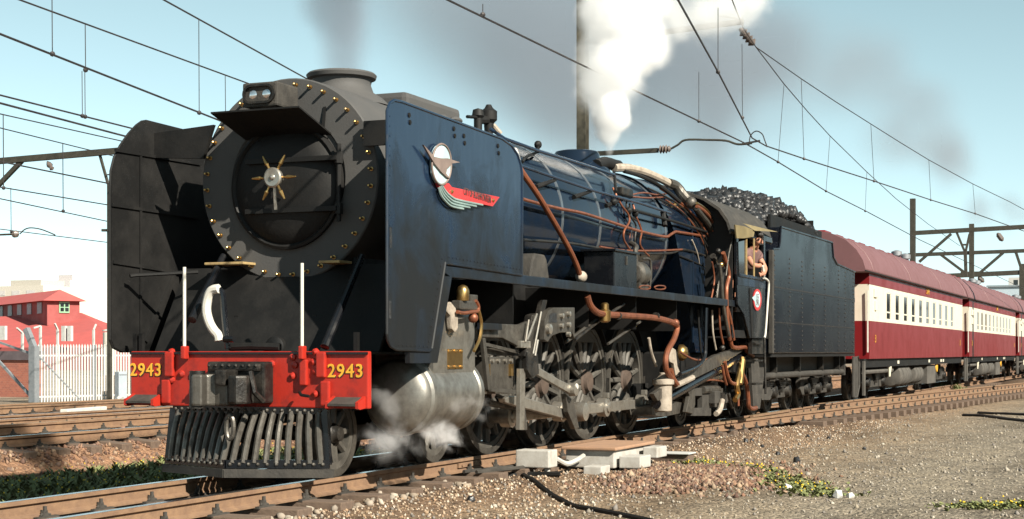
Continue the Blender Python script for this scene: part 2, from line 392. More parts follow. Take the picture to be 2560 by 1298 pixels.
P, S = scatter(80, -1.6, 2.6, -1.15, -.78, .032, lambda x, y: .7)
stones('pale_ballast', P, S, [(.30, .26, .21), (.25, .21, .17), (.21, .17, .13)], 'pale stones lining the foot of the near rail', 'ballast', 'i')
# odd coal lumps and pale stones that can be told apart
LST = ['black coal lump touching another, in a pair below the cab steps', 'smaller black coal lump of the pair below the cab steps', 'black coal lump on the gravel just past the point machine lid', 'black coal lump right of a touching pair on the gravel', 'black coal lump on open gravel between the heap and the tender', 'largest black coal lump, above the weeds on the heap', 'farther black coal lump near the rail below the tender', 'black coal lump near the rail below the tender rear', 'black coal lump beside the snaking black line on the near gravel', 'larger pale stone at the far tip of the heap weeds', 'smaller pale stone at the far tip of the heap weeds',
  'pale block lying against the near rail beyond the point machine', 'pale stone resting at the foot of the bright yard rail', 'large pale stone on the yard track before the white fence', 'pale stone half hidden among the weeds on the heap', 'lone small black coal lump on the gravel towards the first carriage']
for i, (u, v, s, c) in enumerate([(1865, 1113, .05, 0), (1880, 1110, .04, 0), (1690, 1115, .045, 0), (1905, 1120, .04, 0), (1945, 1132, .04, 0), (1992, 1150, .06, 0), (2020, 1092, .04, 0),
        (2072, 1093, .04, 0), (1178, 1263, .04, 0), (2095, 1240, .06, 1), (2125, 1240, .05, 1), (1752, 1090, .07, 1), (245, 1113, .07, 1), (300, 1012, .16, 1), (1970, 1215, .05, 1), (2160, 1118, .035, 0)]):
    p = PZ(u, v, -.27)
    q = MB().add([tuple(x*s*(.7+.5*random.random()) for x in w) for w in ICO], [tuple(f) for f in ICF])
    o = put('coal_lump' if c == 0 else 'pale_stone', q.mesh('stone', M['coal'] if c == 0 else M['conc'], 0), None, (p[0], p[1], gh(p[0], p[1])+s*.4))
    tag(o, LST[i], 'coal' if c == 0 else 'stone', 'coal lumps dropped on the gravel' if c == 0 else 'pale stones lying about')

# ---------------------------------------------------------------- weeds
WM = mat('weed_green', (.105, .125, .040), .7, 0, (.17, .175, .07), 9, .35, .7)
WY = mat('weed_flower', (.62, .42, .02), .7)
def weeds(name, label, N, fn, hmin, hmax, fl):
    A = MB(); B = MB()
    for i in range(N):
        x, y = fn(); z = gh(x, y)-.01
        h = random.uniform(hmin, hmax)
        for k in range(4):
            a = random.uniform(0, 2*pi); L = h*random.uniform(.5, 1.1); w = .012+.01*random.random()
            d = Vector((cos(a), sin(a), 0)); e = Vector((-sin(a), cos(a), 0))
            b0 = Vector((x, y, z)); t = b0 + d*L*.7 + Vector((0, 0, L*.75)); m_ = b0 + d*L*.3 + Vector((0, 0, L*.55))
            A.add([b0-e*w*.4, b0+e*w*.4, m_+e*w, t, m_-e*w], [(0, 1, 2, 4), (4, 2, 3)])
        if random.random() < fl:
            B.ell((x+random.uniform(-.03, .03), y+random.uniform(-.03, .03), z+h*.95), .009, 5, 3)
    o = A.build(name, WM, None, 0); tag(o, label, 'weeds', None, 'stuff')
    if B.v: kind(B.build('flowers', WY, o, 0), 'stuff')
def line_pts(uv, z, wd):
    P = [Vector(PZ(u, v, z)) for u, v in uv]
    def f():
        i = random.randrange(len(P)-1); t = random.random(); p = P[i].lerp(P[i+1], t)
        return p.x + random.gauss(0, wd), p.y + random.gauss(0, wd)
    return f
weeds('roadside_weeds', 'yellow flowered green weeds growing along the brown ballast heap', 1700, line_pts([(1735, 1150), (1840, 1160), (1920, 1175), (2000, 1198), (2060, 1222)], -.22, .17), .02, .085, .05)
weeds('corner_weeds', 'yellow flowered green weeds on the open gravel away from the tracks', 500, line_pts([(2390, 1268), (2470, 1265), (2560, 1262), (2640, 1262)], -.3, .13), .02, .07, .08)
weeds('shaded_weeds', 'dark green flowering weeds in the shadow on the far side of the train', 3000, lambda: (random.uniform(.5, 10.5), 3.4+2.6*random.random()), .07, .20, .12)
weeds('sprig_weeds', 'small green weed clump beside the point machine end', 60, line_pts([(1690, 1153), (1730, 1158)], -.22, .08), .03, .09, .1)
weeds('track_weeds', 'green weed clump between the diverging rails by the first carriage', 90, line_pts([(2362, 972), (2380, 972)], -.15, .22), .2, .45, 0)
# ---------------------------------------------------------------- tracks
RH = .15
RPROF = [(-.036, 0), (.036, 0), (.036, -.034), (.010, -.046), (.010, -.115), (.06, -.135), (.06, -.15), (-.06, -.15), (-.06, -.135), (-.010, -.115), (-.010, -.046), (-.036, -.034)]
def rail_mesh(path, prof):
    n = len(prof); vs = []; fs = []
    for i, p in enumerate(path):
        a = path[max(i-1, 0)]; b = path[min(i+1, len(path)-1)]
        t = Vector((b[0]-a[0], b[1]-a[1], 0)).normalized(); e = Vector((t.y, -t.x, 0))
        for w, h in prof: vs.append((p[0]+e.x*w, p[1]+e.y*w, p[2]+h))
    for i in range(len(path)-1):
        for k in range(n):
            k2 = (k+1) % n; fs.append((i*n+k, i*n+k2, (i+1)*n+k2, (i+1)*n+k))
    fs += [tuple(range(n)), tuple(range((len(path)-1)*n, len(path)*n))]
    q = MB(); q.add(vs, fs); return q
def add_rail(path, parent, top='rail_top'):
    r = rail_mesh(path, RPROF).build('rail', M['rust'], parent, 0)
    rail_mesh(path, [(-.033, .002), (.033, .002), (.033, -.002), (-.033, -.002)]).build('running_surface', M[top], r, 0)
    return r
_cl = MB(); _cl.box((-.13, -.10, -.012), (.13, .10, .008))
_cl.prism([(-.035, 0), (.035, 0), (.02, .055), (-.02, .055)], -.075, -.045, 'y'); _cl.cyl((0, -.065, .04), (0, -.065, .085), .016, n=8); _cl.tube([(-.06, -.07, .012), (0, -.05, .03), (.06, -.07, .012)], .012, 5)
CLIP = _cl.mesh('rail_clip', M['frame'], 30)
SLP = MB().box((-.12, -1.05, -.13), (.12, 1.05, 0)).mesh('sleeper', M['sleeper'], 0, .012)
def clips(parent, xs, yf, z=-.148, flip=False):
    for x in xs: put('rail_clip', CLIP, parent, (x, yf(x), z), (0, 0, pi if flip else 0))
def straight(y, x0, x1, z=0, st=4):
    k = max(2, int((x1-x0)/st)); return [(x0+(x1-x0)*i/k, y, z) for i in range(k+1)]
GH_ = .5695
t = thing('railway_track', 'rusty railed track that the steam train stands on', 'track', (0, 0, -.15))
add_rail(straight(-GH_, -9, 260), t); add_rail(straight(GH_, -9, 260), t)
xs = [-8.4 + .7*i for i in range(95)]
for x in xs:
    s_ = put('sleeper', SLP, t, (x + random.uniform(-.02, .02), random.uniform(-.03, .03), -.152), (0, 0, random.uniform(-.012, .012)))
clips(t, [x for x in xs if x < 34], lambda x: -GH_); clips(t, [x for x in xs if x < 16], lambda x: GH_)
fp = MB().box((-.32, -.018, -.10), (.32, .0, -.05))
for k in range(4): fp.cyl((-.24+.16*k, -.03, -.075), (-.24+.16*k, -.018, -.075), .016, n=6)
FPM = fp.mesh('fish_plate', M['rust'], 0)
for x in (3.6, 11.3): put('fish_plate', FPM, t, (x, -GH_-.014, 0))
# the diverging track of the turnout, towards the camera side
def ydiv(x):
    if x < 5: return 0
    if x < 17: return -.0034*(x-5)**2
    return -.0034*144 - .0816*(x-17)
t2 = thing('diverging_track', 'rusty diverging turnout track leaving the train track beside the gravel', 'track', (12, -1, -.15))
add_rail([(x, -GH_-.075+ydiv(x), 0) for x in np.arange(8.6, 19, .5)] + [(x, -GH_-.075+ydiv(x), 0) for x in range(20, 240, 4)], t2, 'rail_tan')
add_rail([(x, GH_+ydiv(x), 0) for x in np.arange(18.6, 24, .5)] + [(x, GH_+ydiv(x), 0) for x in range(24, 240, 4)], t2, 'rail_tan')
add_rail([(x, -GH_-.09, 0) for x in np.arange(15.8, 19.2, .5)], t2, 'rail_tan')
xd = [17.5 + .7*i for i in range(62)]
for x in xd: put('sleeper', SLP, t2, (x, ydiv(x)-.1, -.156), (0, 0, -.08))
clips(t2, [9.1+.7*i for i in range(75)], lambda x: -GH_-.075+ydiv(x)); clips(t2, xd[6:50], lambda x: GH_+ydiv(x))
# yard tracks beyond
for nm, ya, za, yb, zb, lab, top in ((0, 6.97, 0, 8.04, .09, 'canted yard track with one bright rail nearest the train', 'rail_top'), (1, 10.3, .03, 11.37, .03, 'middle yard track with blue grey rails', 'rail_top'), (2, 15.0, 0, 16.07, 0, 'rusty yard track along the white palisade fence', 'rail_tan')):
    t3 = thing('yard_track', lab, 'track', (10, (ya+yb)/2, -.15), 'yard tracks beyond the train')
    add_rail(straight(ya, -12, 200, za), t3, top); add_rail(straight(yb, -12, 200, zb), t3, 'rail_tan' if nm == 0 else top)
    x2 = [2 + nm*4 + .7*i for i in range(34)]
    for x in x2: put('sleeper', SLP, t3, (x, (ya+yb)/2, (za+zb)/2-.152), (math.atan2(zb-za, yb-ya), 0, 0))
    clips(t3, x2, lambda x: ya, za-.148)
    if nm < 2: clips(t3, x2, lambda x: yb, zb-.148)
tag(MB().bar(PZ(160, 1031, -.05), PZ(258, 1023, -.05), .18, .12).build('pale_plank', M['white'], None, 0, .02), 'pale timber plank lying between the yard rails', 'plank')
# ---------------------------------------------------------------- point machine
pm = thing('point_machine', 'white point machine with rust brown lid beside the near rail', 'point machine', PZ(1560, 1180, -.25))
def pbox(name, x0, x1, y0, y1, z0, z1, m=M['pm'], bev=.012, par=None):
    return MB().box((x0, y0, z0), (x1, y1, z1)).build(name, m, par or pm, 0, bev)
x0, y0, _ = PZ(1548, 1150, 0.0)
x1 = PZ(1638, 1120, .03)[0]
pbox('motor_case', 5.15, 6.55, -1.72, -1.12, -.20, .005)
pbox('lid', 5.10, 6.60, -1.76, -1.08, .008, .045, M['pmtop'])
pbox('junction_box', 4.15, 4.42, -1.30, -.90, -.14, .055)
MB().tube([(4.30, -1.22, -.13), (4.28, -1.23, -.32)], .035, 10).build('support_leg', M['pm'], pm)
MB().tube(smooth_path([(4.42, -1.28, -.05), (4.60, -1.34, -.12), (4.85, -1.36, -.10), (5.1, -1.36, -.06)]), .03, 8).build('conduit', M['pm'], pm)
pbox('cover_box', 4.72, 5.02, -1.72, -1.50, -.26, -.15)
pbox('end_box', 5.22, 5.62, -2.02, -1.76, -.20, -.06)
pbox('side_box', 6.05, 6.45, -1.96, -1.78, -.13, .0)
pbox('base_timber', 5.9, 6.12, -2.3, -.9, -.30, -.20, M['sleeper']); pbox('base_timber', 6.9, 7.16, -2.1, -.8, -.26, -.14, M['sleeper'])
pbox('cap_plate', 6.86, 7.2, -2.12, -1.5, -.136, -.118, M['conc'])
for y in (-1.15, -1.0): MB().tube([(5.2, y, -.13), (4.4, y+.1, -.14), (3.3, y+.35, -.14)], .022, 6).build('drive_rod', M['frame'], pm)
MB().tube(smooth_path([PZ(1130, 1192, -.23), PZ(1210, 1187, -.2), PZ(1290, 1187, -.22), PZ(1400, 1185, -.2)]), .03, 6).build('dark_line', M['matt'], pm)  # the machine's own cable
# black tubes on the gravel; the far pair stands in for cast shadows
for pts, lab in (([(1130, 1190), (1210, 1186), (1285, 1192), (1345, 1226), (1420, 1260), (1500, 1277), (1570, 1290), (1640, 1305)], 'black line snaking over the gravel from the rail towards the open ground'), ([(2408, 1040), (2460, 1043), (2520, 1050), (2600, 1057)], 'lower of two black shadow strips on the far gravel'), ([(2445, 1032), (2500, 1034), (2600, 1038)], 'upper of two black shadow strips on the far gravel')):
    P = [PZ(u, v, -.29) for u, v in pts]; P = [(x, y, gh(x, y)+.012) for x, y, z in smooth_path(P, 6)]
    tag(MB().tube(P, .028 if 'snaking' in lab else .045, 6).build('dark_line', M['matt'], None), lab, 'dark_line')
# ---------------------------------------------------------------- steam locomotive
L = thing('steam_locomotive', 'black steam locomotive with red buffer beam numbered 2943 and tall smoke deflectors', 'locomotive', (5, 0, 0))
def XZ(pts, y): return [(PY(u, v, y)[0], PY(u, v, y)[2]) for u, v in pts]
def poly(name, uv, y, th, m, par=None, bev=0, smooth=0):
    return MB().prism(XZ(uv, y), y, y+th).build(name, m, par or L, smooth, bev)
def rod(name, uv, y, r, m, par=None, sm=True, n=8):
    P = [PY(u, v, y) for u, v in uv]
    if sm and len(P) > 2: P = smooth_path(P, 4)
    return MB().tube(P, r, n).build(name, m, par or L)
def bpipe(name, uv, R, r, m, par=None, n=7, sm=True):
    P = [PC(u, v, R) for u, v in uv]
    if sm: P = smooth_path(P, 4)
    return MB().tube(P, r, n).build(name, m, par or L)
def bx(name, x0, x1, y0, y1, z0, z1, m, par=None, bev=0):
    return MB().box((min(x0,x1), min(y0,y1), min(z0,z1)), (max(x0,x1), max(y0,y1), max(z0,z1))).build(name, m, par or L, 0, bev)
# smokebox, door, bolts
SX = .737
sb = MB().lathe((0, 0, BZ), (1, 0, 0), [(SX+.02, .60), (SX, .62), (SX, .950), (SX+.012, .962), (3.42, .962), (3.42, .90)], 72).build('smokebox', M['smokebox'], L, 30)
door = MB().lathe((0, 0, BZ-.06), (1, 0, 0), [(SX+.03, .60), (SX-.045, .60), (SX-.055, .575), (SX-.03, .55), (SX-.06, .52), (SX-.10, .40), (SX-.125, .22), (SX-.13, 0)], 48).build('smokebox_door', M['matt'], sb, 30)
hg = MB()
for z in (BZ+.17, BZ-.30): hg.box((SX-.15, -.60, z-.022), (SX-.06, .38, z+.022))
hg.cyl((SX-.09, -.60, BZ-.42), (SX-.09, -.60, BZ+.30), .022, n=8)
for z in (BZ+.17, BZ-.30): hg.cyl((SX-.09, -.60, z-.05), (SX-.09, -.60, z+.05), .04, n=8)
hg.build('hinge', M['matt'], sb, 30)
BLT = MB().lathe((0, 0, 0), (-1, 0, 0), [(-.01, .020), (.010, .020), (.011, .013), (.058, .013), (.064, .008)], 8).mesh('bolt', M['brass'], 30)
for k in range(36):
    a = radians(10*k + 4)
    put('bolt', BLT, sb, (SX, .897*sin(a), BZ + .897*cos(a)))
dart = MB().lathe((0, 0, BZ-.005), (-1, 0, 0), [(-SX+.12, .03), (-.52, .03), (-.515, .085), (-.46, .095), (-.45, .080), (-.455, .03), (-.44, .022), (-.43, 0)], 24)
dart.v = [(x, y, z) for x, y, z in dart.v]
dh = dart.build('door_handwheel', M['steel'], sb, 30)
hd = MB().lathe((0, 0, 0), (0, 0, 1), [(.07, .014), (.13, .011), (.15, .02), (.235, .008), (.24, 0)], 8).mesh('handle', M['brass'], 30)
for k in range(6):
    o = put('handle', hd, dh, (.485, 0, BZ-.005), (radians(60*k+30), 0, 0))
MB().bar((.50, 0, BZ-.07), (.52, 0, BZ-.30), .028, .012, (1, 0, 0)).build('locking_bar', M['steel'], sb)
# visor and headlight
vz = MB().add([(.15, -.47, 3.37), (.15, .47, 3.37), (.735, .47, 3.20), (.735, -.47, 3.20), (.15, -.47, 3.355), (.15, .47, 3.355), (.735, .47, 3.185), (.735, -.47, 3.185)],
      [(0, 1, 2, 3), (4, 7, 6, 5), (0, 4, 5, 1), (1, 5, 6, 2), (2, 6, 7, 3), (3, 7, 4, 0)]).build('visor', M['matt'], L, 0)
for y in (-.02, .20): MB().prism([(.26, y-.055), (.33, y-.055), (.33, y+.055), (.26, y+.055)], 3.332, 3.338, 'z').build('visor_slot', M['conc'], vz, 0)
for s in (-1, 1): MB().bar((.70, s*.40, 3.20), (.735, s*.40, 3.45), .03, .01).build('visor_stay', M['matt'], vz)
hl = MB().box((.24, -.185, 3.405), (.62, .185, 3.63)).build('headlight', M['frame'], L, 0, .02)
def stad(x, hw, hh, n=10):
    r = hh; return [(x, p[0], p[1]) for p in [(hw-r+r*cos(a), 3.52+r*sin(a)) for a in [radians(-90+180*i/n) for i in range(n+1)]] + [(-hw+r+r*cos(a), 3.52+r*sin(a)) for a in [radians(90+180*i/n) for i in range(n+1)]]]
rm = MB(); A = stad(.215, .172, .088); B_ = stad(.215, .150, .068); C_ = stad(.245, .172, .088); D_ = stad(.25, .150, .068); k = len(A)
rm.add(A+B_+C_+D_, [(i, (i+1) % k, k+(i+1) % k, k+i) for i in range(k)] + [(i, 2*k+i, 2*k+(i+1) % k, (i+1) % k) for i in range(k)] + [(k+i, k+(i+1) % k, 3*k+(i+1) % k, 3*k+i) for i in range(k)])
rm.build('lens_rim', M['grime'], hl, 40)
for y in (-.072, .072): MB().ell((.262, y, 3.52), (.03, .066, .062), 14, 8).build('lens', M['lens'], hl)
MB().box((.55, -.13, 3.33), (.74, .13, 3.41)).build('lamp_bracket', M['matt'], hl, 0, .01)
# chimney, fairing, dome
MB().lathe((1.77, 0, 0), (0, 0, 1), [(3.62, .50), (3.70, .42), (3.76, .325), (3.84, .295), (3.885, .305), (3.90, .345), (3.935, .355), (3.955, .335), (3.95, .25), (3.80, .24)], 36).build('chimney', M['smokebox'], L, 40)
bx('blast_casing', 2.55, 3.9, -.34, .34, 3.62, 3.885, M['smokebox'], None, .06)
MB().lathe((8.50, 0, 0), (0, 0, 1), [(3.6, .52), (3.72, .46), (3.78, .38), (3.84, .335), (3.93, .32), (3.965, .30), (3.98, .24), (3.985, 0)], 36).build('steam_dome', M['boiler'], L, 45)
bo = MB().lathe((0, 0, BZ), (1, 0, 0), [(3.40, .925), (3.44, .945), (6.8, .965), (9.65, .985), (9.7, .95)], 72).build('boiler', M['boiler'], L, 30)
for x in (3.62, 5.47, 6.79, 8.04, 9.55):
    R = .945 + .04*(x-3.4)/6.2
    MB().lathe((0, 0, BZ), (1, 0, 0), [(x-.03, R-.004), (x-.028, R+.006), (x+.028, R+.007), (x+.03, R-.004)], 72).build('boiler_band', M['band'], bo, 30)
# smoke deflectors
NEAR = [(-.03, 1.31), (-.02, 1.26), (.03, 1.205), (.136, 1.178), (.80, 1.165), (.855, 1.185), (1.136, 1.985), (3.0, 1.957), (3.0, 3.02), (2.97, 3.10), (2.88, 3.20), (2.72, 3.275), (2.47, 3.315), (.25, 3.358), (.10, 3.35), (.02, 3.315), (-.03, 3.24)]
FAR = [(-.04, 1.27), (.0, 1.2), (.11, 1.164), (.87, 1.164), (1.13, 1.985), (3, 1.957), (3, 3.0), (2.4, 3.33), (1.4, 3.38), (.515, 3.393), (.44, 3.375), (.36, 3.33), (.24, 3.235), (.11, 3.103), (.02, 2.98), (-.029, 2.85), (-.04, 2.65)]
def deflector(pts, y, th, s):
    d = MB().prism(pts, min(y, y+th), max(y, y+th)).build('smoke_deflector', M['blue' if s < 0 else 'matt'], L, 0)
    MB().tube([(x, y, z) for x, z in pts + [pts[0]]], .014, 6).build('beading', M['blue' if s < 0 else 'matt'], d)
    return d
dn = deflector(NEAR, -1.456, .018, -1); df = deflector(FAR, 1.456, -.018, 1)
rv = MB()
def rivet_row(q, p0, p1, n, r=.011, nrm=(0, -1, 0)):
    for i in range(n):
        p = Vector(p0).lerp(Vector(p1), i/(n-1)); d = Vector(nrm)
        q.lathe(p - d*.002, d, [(0, r), (r*.5, r*.8), (r*.75, 0)], 6)
rivet_row(rv, (1.22, -1.457, 2.045), (2.94, -1.457, 2.015), 22); rivet_row(rv, (.79, -1.457, 1.25), (1.07, -1.457, 2.02), 12); rivet_row(rv, (.18, -1.457, 1.215), (.76, -1.457, 1.205), 8)
rivet_row(rv, (.02, -1.457, 1.4), (.02, -1.457, 3.2), 22, .008)
kind(rv.build('rivets', M['blue'], dn, 40), 'stuff')
for u, v in [(1023, 288), (1135, 322), (1160, 340), (1245, 365)]:
    for k in (0, 1):
        p = PY(u+k*2, v+k*18, -1.46); MB().cyl((p[0], -1.466, p[2]), (p[0], -1.45, p[2]), .022, n=8).build('bracket_bolt', M['matt'], dn)
for u0_, v0_, v1_ in ((977, 568, 620), (975, 752, 797)):
    a = PY(u0_, v0_, -1.458); b2 = PY(u0_, v1_, -1.458); MB().box((a[0]-.022, -1.459, b2[2]), (a[0]+.022, -1.452, a[2])).build('hand_slot', M['coal'], dn, 0)
# far deflector stiffeners on its inner face
st = MB(); yi = 1.43
for a, b2 in (((288, 375), (500, 410)), ((280, 512), (500, 545)), ((283, 655), (500, 690))):
    p = PY(*a, yi); q = PY(*b2, yi); st.bar(p, q, .02, .03)
st.bar(PY(352, 380, yi), PY(352, 860, yi), .012, .03, (1, 0, 0)); st.bar(PY(433, 690, yi), PY(365, 855, yi), .02, .04, (1, 0, 0))
st.build('stiffener', M['matt'], df)
MB().add([(.62, 1.44, 3.29), (.66, .78, 3.34), (.66, .90, 3.02), (.62, 1.44, 3.05), (.66, 1.44, 3.29), (.70, .78, 3.34), (.70, .90, 3.02), (.66, 1.44, 3.05)],
   [(0, 1, 2, 3), (7, 6, 5, 4), (0, 4, 5, 1), (1, 5, 6, 2), (2, 6, 7, 3), (3, 7, 4, 0)]).build('brace_plate', M['matt'], df, 0)
bx('brace_plate', .66, .70, -1.44, -.85, 3.05, 3.28, M['matt'], dn)
MB().tube([PX(325, 690, .1), PX(340, 688, .15), PX(495, 680, .5)], .018, 6).build('hand_rail', M['matt'], df)
# emblem
em = MB().prism(XZ([(1092, 440), (1100, 452), (1117, 460), (1122, 458), (1130, 468), (1249, 493), (1232, 516), (1140, 497), (1118, 488), (1106, 476), (1098, 468), (1094, 455)], -1.49), -1.49, -1.462).build('emblem', M['emb_r'], dn, 0)
MB().prism(XZ([(1104+24*cos(a)*.95, 411+50*sin(a)) for a in [2*pi*i/28 for i in range(28)]], -1.495), -1.495, -1.468).build('emblem_oval', M['emb_w'], em, 0)
ov = MB().tube([PY(1104+24*cos(a), 411+51*sin(a), -1.498) for a in [2*pi*i/28 for i in range(29)]], .010, 6).build('oval_rim', M['emb_g'], em)
MB().prism(XZ([(1059, 362), (1072, 376), (1086, 392), (1104, 396), (1120, 396), (1150, 406), (1130, 409), (1127, 414), (1118, 422), (1116, 434), (1125, 446), (1118, 443), (1104, 430), (1086, 408), (1080, 398)], -1.515), -1.515, -1.497).build('emblem_bird', M['emb_g'], em, 0)
for k in range(4):
    P = [PY(u, v, -1.492) for u, v in [(1097+k*2.2, 470-k*2.5), (1103+k*4, 489-k*3), (1118+k*4, 508-k*5), (1132+k*5, 517-k*5.5), (1158+k*16, 522.5-k*3.2)]]
    MB().tube(smooth_path(P, 4), .0115, 6).build('emblem_bar', M['emb_s'], em)
def text(body, size, m, loc, rot, par, ext=.004, name='lettering', xs=1, bold=.0):
    cu = bpy.data.curves.new(name, 'FONT'); cu.body = body; cu.size = size; cu.extrude = ext; cu.align_x = 'CENTER'; cu.align_y = 'CENTER'; cu.resolution_u = 3; cu.offset = size*bold; cu.space_character = 1.12 if bold else 1
    o = bpy.data.objects.new(name, cu); COL.objects.link(o)
    dg = bpy.context.evaluated_depsgraph_get(); me = bpy.data.meshes.new_from_object(o.evaluated_get(dg)); me.name = name
    bpy.data.objects.remove(o)
    R = Matrix.Translation(Vector(loc)) @ rot.to_4x4() @ Matrix.Diagonal((xs, 1, 1, 1)); me.transform(R); me.materials.clear(); me.materials.append(m)
    return put(name, me, par)
RSIDE = Matrix(((1, 0, 0), (0, 0, -1), (0, 1, 0)))            # reads along +x, faces -y
RFRONT = Matrix(((0, 0, -1), (-1, 0, 0), (0, 1, 0)))          # reads along -y, faces -x
p0 = Vector(PY(1158, 478, -1.494)); p1 = Vector(PY(1229, 501, -1.494)); dd = (p1-p0)
ang = atan2(dd.z, dd.x); mid = (p0+p1)/2; mid.y = -1.492
text('CITY OF BLOEMFONTEIN', .098, M['blacklet'], mid, Matrix.Rotation(-ang, 3, 'Y') @ RSIDE, em, .003, 'lettering', .58)
for u, v in ((1130, 479), (1233, 501)): MB().ell(PY(u, v, -1.493), .018, 8, 5).build('emblem_stud', M['brass'], em)
# front deck, apron, braces, hose, pipes
bx('front_deck', -.02, 1.2, -1.25, 1.25, 1.135, 1.155, M['black'])
ap = MB().add([(.30, -1.2, 1.16), (.30, 1.2, 1.16), (.80, 1.2, 1.97), (.80, -1.2, 1.97), (.33, -1.2, 1.14), (.33, 1.2, 1.14), (.83, 1.2, 1.95), (.83, -1.2, 1.95)], [(0, 1, 2, 3), (7, 6, 5, 4), (0, 4, 5, 1), (1, 5, 6, 2), (2, 6, 7, 3), (3, 7, 4, 0)]).build('apron', M['matt'], L, 0)
MB().lathe(PX(690, 868, .33), (-1, 0, 0), [(-.02, .10), (.03, .10), (.05, .07), (.05, .0)], 16).build('apron_lamp', M['matt'], ap)
bx('smokebox_saddle', .9, 2.9, -.62, .62, .6, 2.1, M['matt'])
for s, a, b2 in ((-1, (812, 868), (905, 640)), (1, (480, 800), (558, 640))):
    p = PX(*a, -.0) if s < 0 else PX(*a, .0); q = PX(*b2, .68)
    MB().tube([p, q], [.042, .032], 10).build('diagonal_stay', M['black'], L)
MB().tube(smooth_path([PX(u, v, .02) for u, v in [(547, 722), (530, 726), (520, 745), (516, 775), (523, 805), (534, 825), (545, 838), (548, 852)]]), [.045]*22+[.032]*7+[.05]*7 if False else .043, 10).build('brake_hose', M['white'], L)
MB().tube(smooth_path([PX(u, v, .05) for u, v in [(545, 724), (556, 735), (561, 790), (566, 840), (570, 872)]]), .03, 8).build('vacuum_pipe', M['black'], L)
MB().tube([PX(u, v, -.02) for u, v in [(560, 848), (585, 848)]], .03, 8).build('pipe_flange', M['black'], L)
MB().tube([PX(u, v, .1) for u, v in [(575, 868), (630, 866), (700, 868)]], .035, 8).build('deck_pipe', M['matt'], L)
for i, (u, v0_, v1_) in enumerate(((461, 668, 872), (755, 658, 872))):
    a = PX(u, v0_, -.05); b2 = PX(u, v1_, -.05)
    MB().tube([b2, a], .016, 8).build('marker_post', M['white'], L); bx('post_socket', -.08, -.005, a[1]-.024, a[1]+.024, 1.09, 1.21, M['red'], None, .012)
for uv in ([(515, 657), (585, 655), (612, 662), (540, 667)], [(800, 652), (853, 652), (845, 657), (800, 657)]):
    P = [PX(u, v, .55) for u, v in uv]; y0 = min(p[1] for p in P); y1 = max(p[1] for p in P); z = P[0][2]
    MB().box((.52, y0, z-.025), (.76, y1, z)).build('foot_board', M['wood'], L, 0, .006)
for u in (338, 353, 890): 
    p = PX(u, 878, .1); bx('deck_bracket', .09, .13, p[1]-.02, p[1]+.02, 1.155, 1.33, M['matt'])
# buffer beam
bb = MB().box((0, -1.252, .66), (.07, 1.252, 1.162)).build('buffer_beam', M['red'], L, 0, .012)
for s in (-1, 1):
    bx('beam_bracket', -.045, .0, s*.80-.045, s*.80+.045, .93, 1.155, M['red'], bb, .012); bx('beam_bracket', -.04, .0, s*.84-.045, s*.84+.045, .68, .90, M['red'], bb, .014)
    q = MB().add([(-.14, s*.93, .705), (-.14, s*1.20, .705), (.0, s*1.20, .76), (.0, s*.93, .76), (-.14, s*.93, .685), (-.14, s*1.20, .685), (.0, s*1.20, .68), (.0, s*.93, .68)], [(0, 1, 2, 3), (7, 6, 5, 4), (0, 4, 5, 1), (1, 5, 6, 2), (2, 6, 7, 3), (3, 7, 4, 0)]).build('foot_step', M['frame'], bb, 0)
    for y in (.915, 1.215): MB().prism([(-.135, .665), (-.10, .655), (.0, .665), (.0, .77), (-.07, .74), (-.135, .72)], s*y-.014, s*y+.014).build('step_cheek', M['red'], bb, 0)
for u, v in [(733, 893), (738, 913), (733, 940), (785, 905), (790, 880), (790, 930), (430, 880), (455, 935), (485, 935), (790, 985), (410, 1000), (430, 950), (758, 930), (758, 900), (680, 910)]:
    p = PX(u, v, 0); MB().lathe((0, p[1], p[2]), (-1, 0, 0), [(-.005, .034), (.02, .030), (.034, 0)], 10).build('beam_rivet', M['red'], bb)
bx('uncoupling_bracket', -.05, 0, -.66, -.59, .86, 1.09, M['red'], bb, .012)
text('2943', .165, M['yellow'], (-.004, -1.03, .985), RFRONT, bb, .004, 'number', 1.0, .012); text('2943', .165, M['yellow'], (-.004, 1.08, .985), RFRONT, bb, .004, 'number', 1.0, .012)
text('2943', .165, M['coal'], (-.002, -1.039, .979), RFRONT, bb, .002, 'number_shade', 1.0, .012); text('2943', .165, M['coal'], (-.002, 1.071, .979), RFRONT, bb, .002, 'number_shade', 1.0, .012)
MB().tube([(-.06, -.60, .80), (-.20, -.70, .78), (-.20, -.78, .77)], .014, 6).build('coupler_lever', M['matt'], bb)
# knuckle coupler
cp = MB().box((-.16, -.30, .70), (.0, .30, 1.07)).build('coupler', M['grime'], L, 0, .02)
MB().box((-.20, -.27, .985), (-.03, .27, 1.055)).build('coupler_carrier', M['grime'], cp, 0, .02)
MB().prism([(-.20, -.05), (-.20, .24), (-.28, .29), (-.47, .27), (-.53, .20), (-.50, .12), (-.40, .14), (-.36, .08), (-.36, -.05)], .68, .96, 'z').build('knuckle', M['dsteel'], cp, 0, .02)
MB().lathe((-.44, .21, .66), (0, 0, 1), [(0, .07), (.33, .07)], 14).build('knuckle_pin', M['grime'], cp)
MB().prism([(-.16, -.20), (-.38, -.26), (-.46, -.20), (-.43, -.10), (-.30, -.05), (-.16, -.04)], .70, .95, 'z').build('guard_arm', M['grime'], cp, 0, .02)
MB().box((-.42, -.06, .86), (-.20, .05, 1.0)).build('coupler_lock', M['grime'], cp, 0, .02)
MB().tube([(-.26, -.22, .98), (-.30, -.29, .80), (-.22, -.33, .72)], .025, 6).build('lock_lifter', M['grime'], cp)
rv = MB()
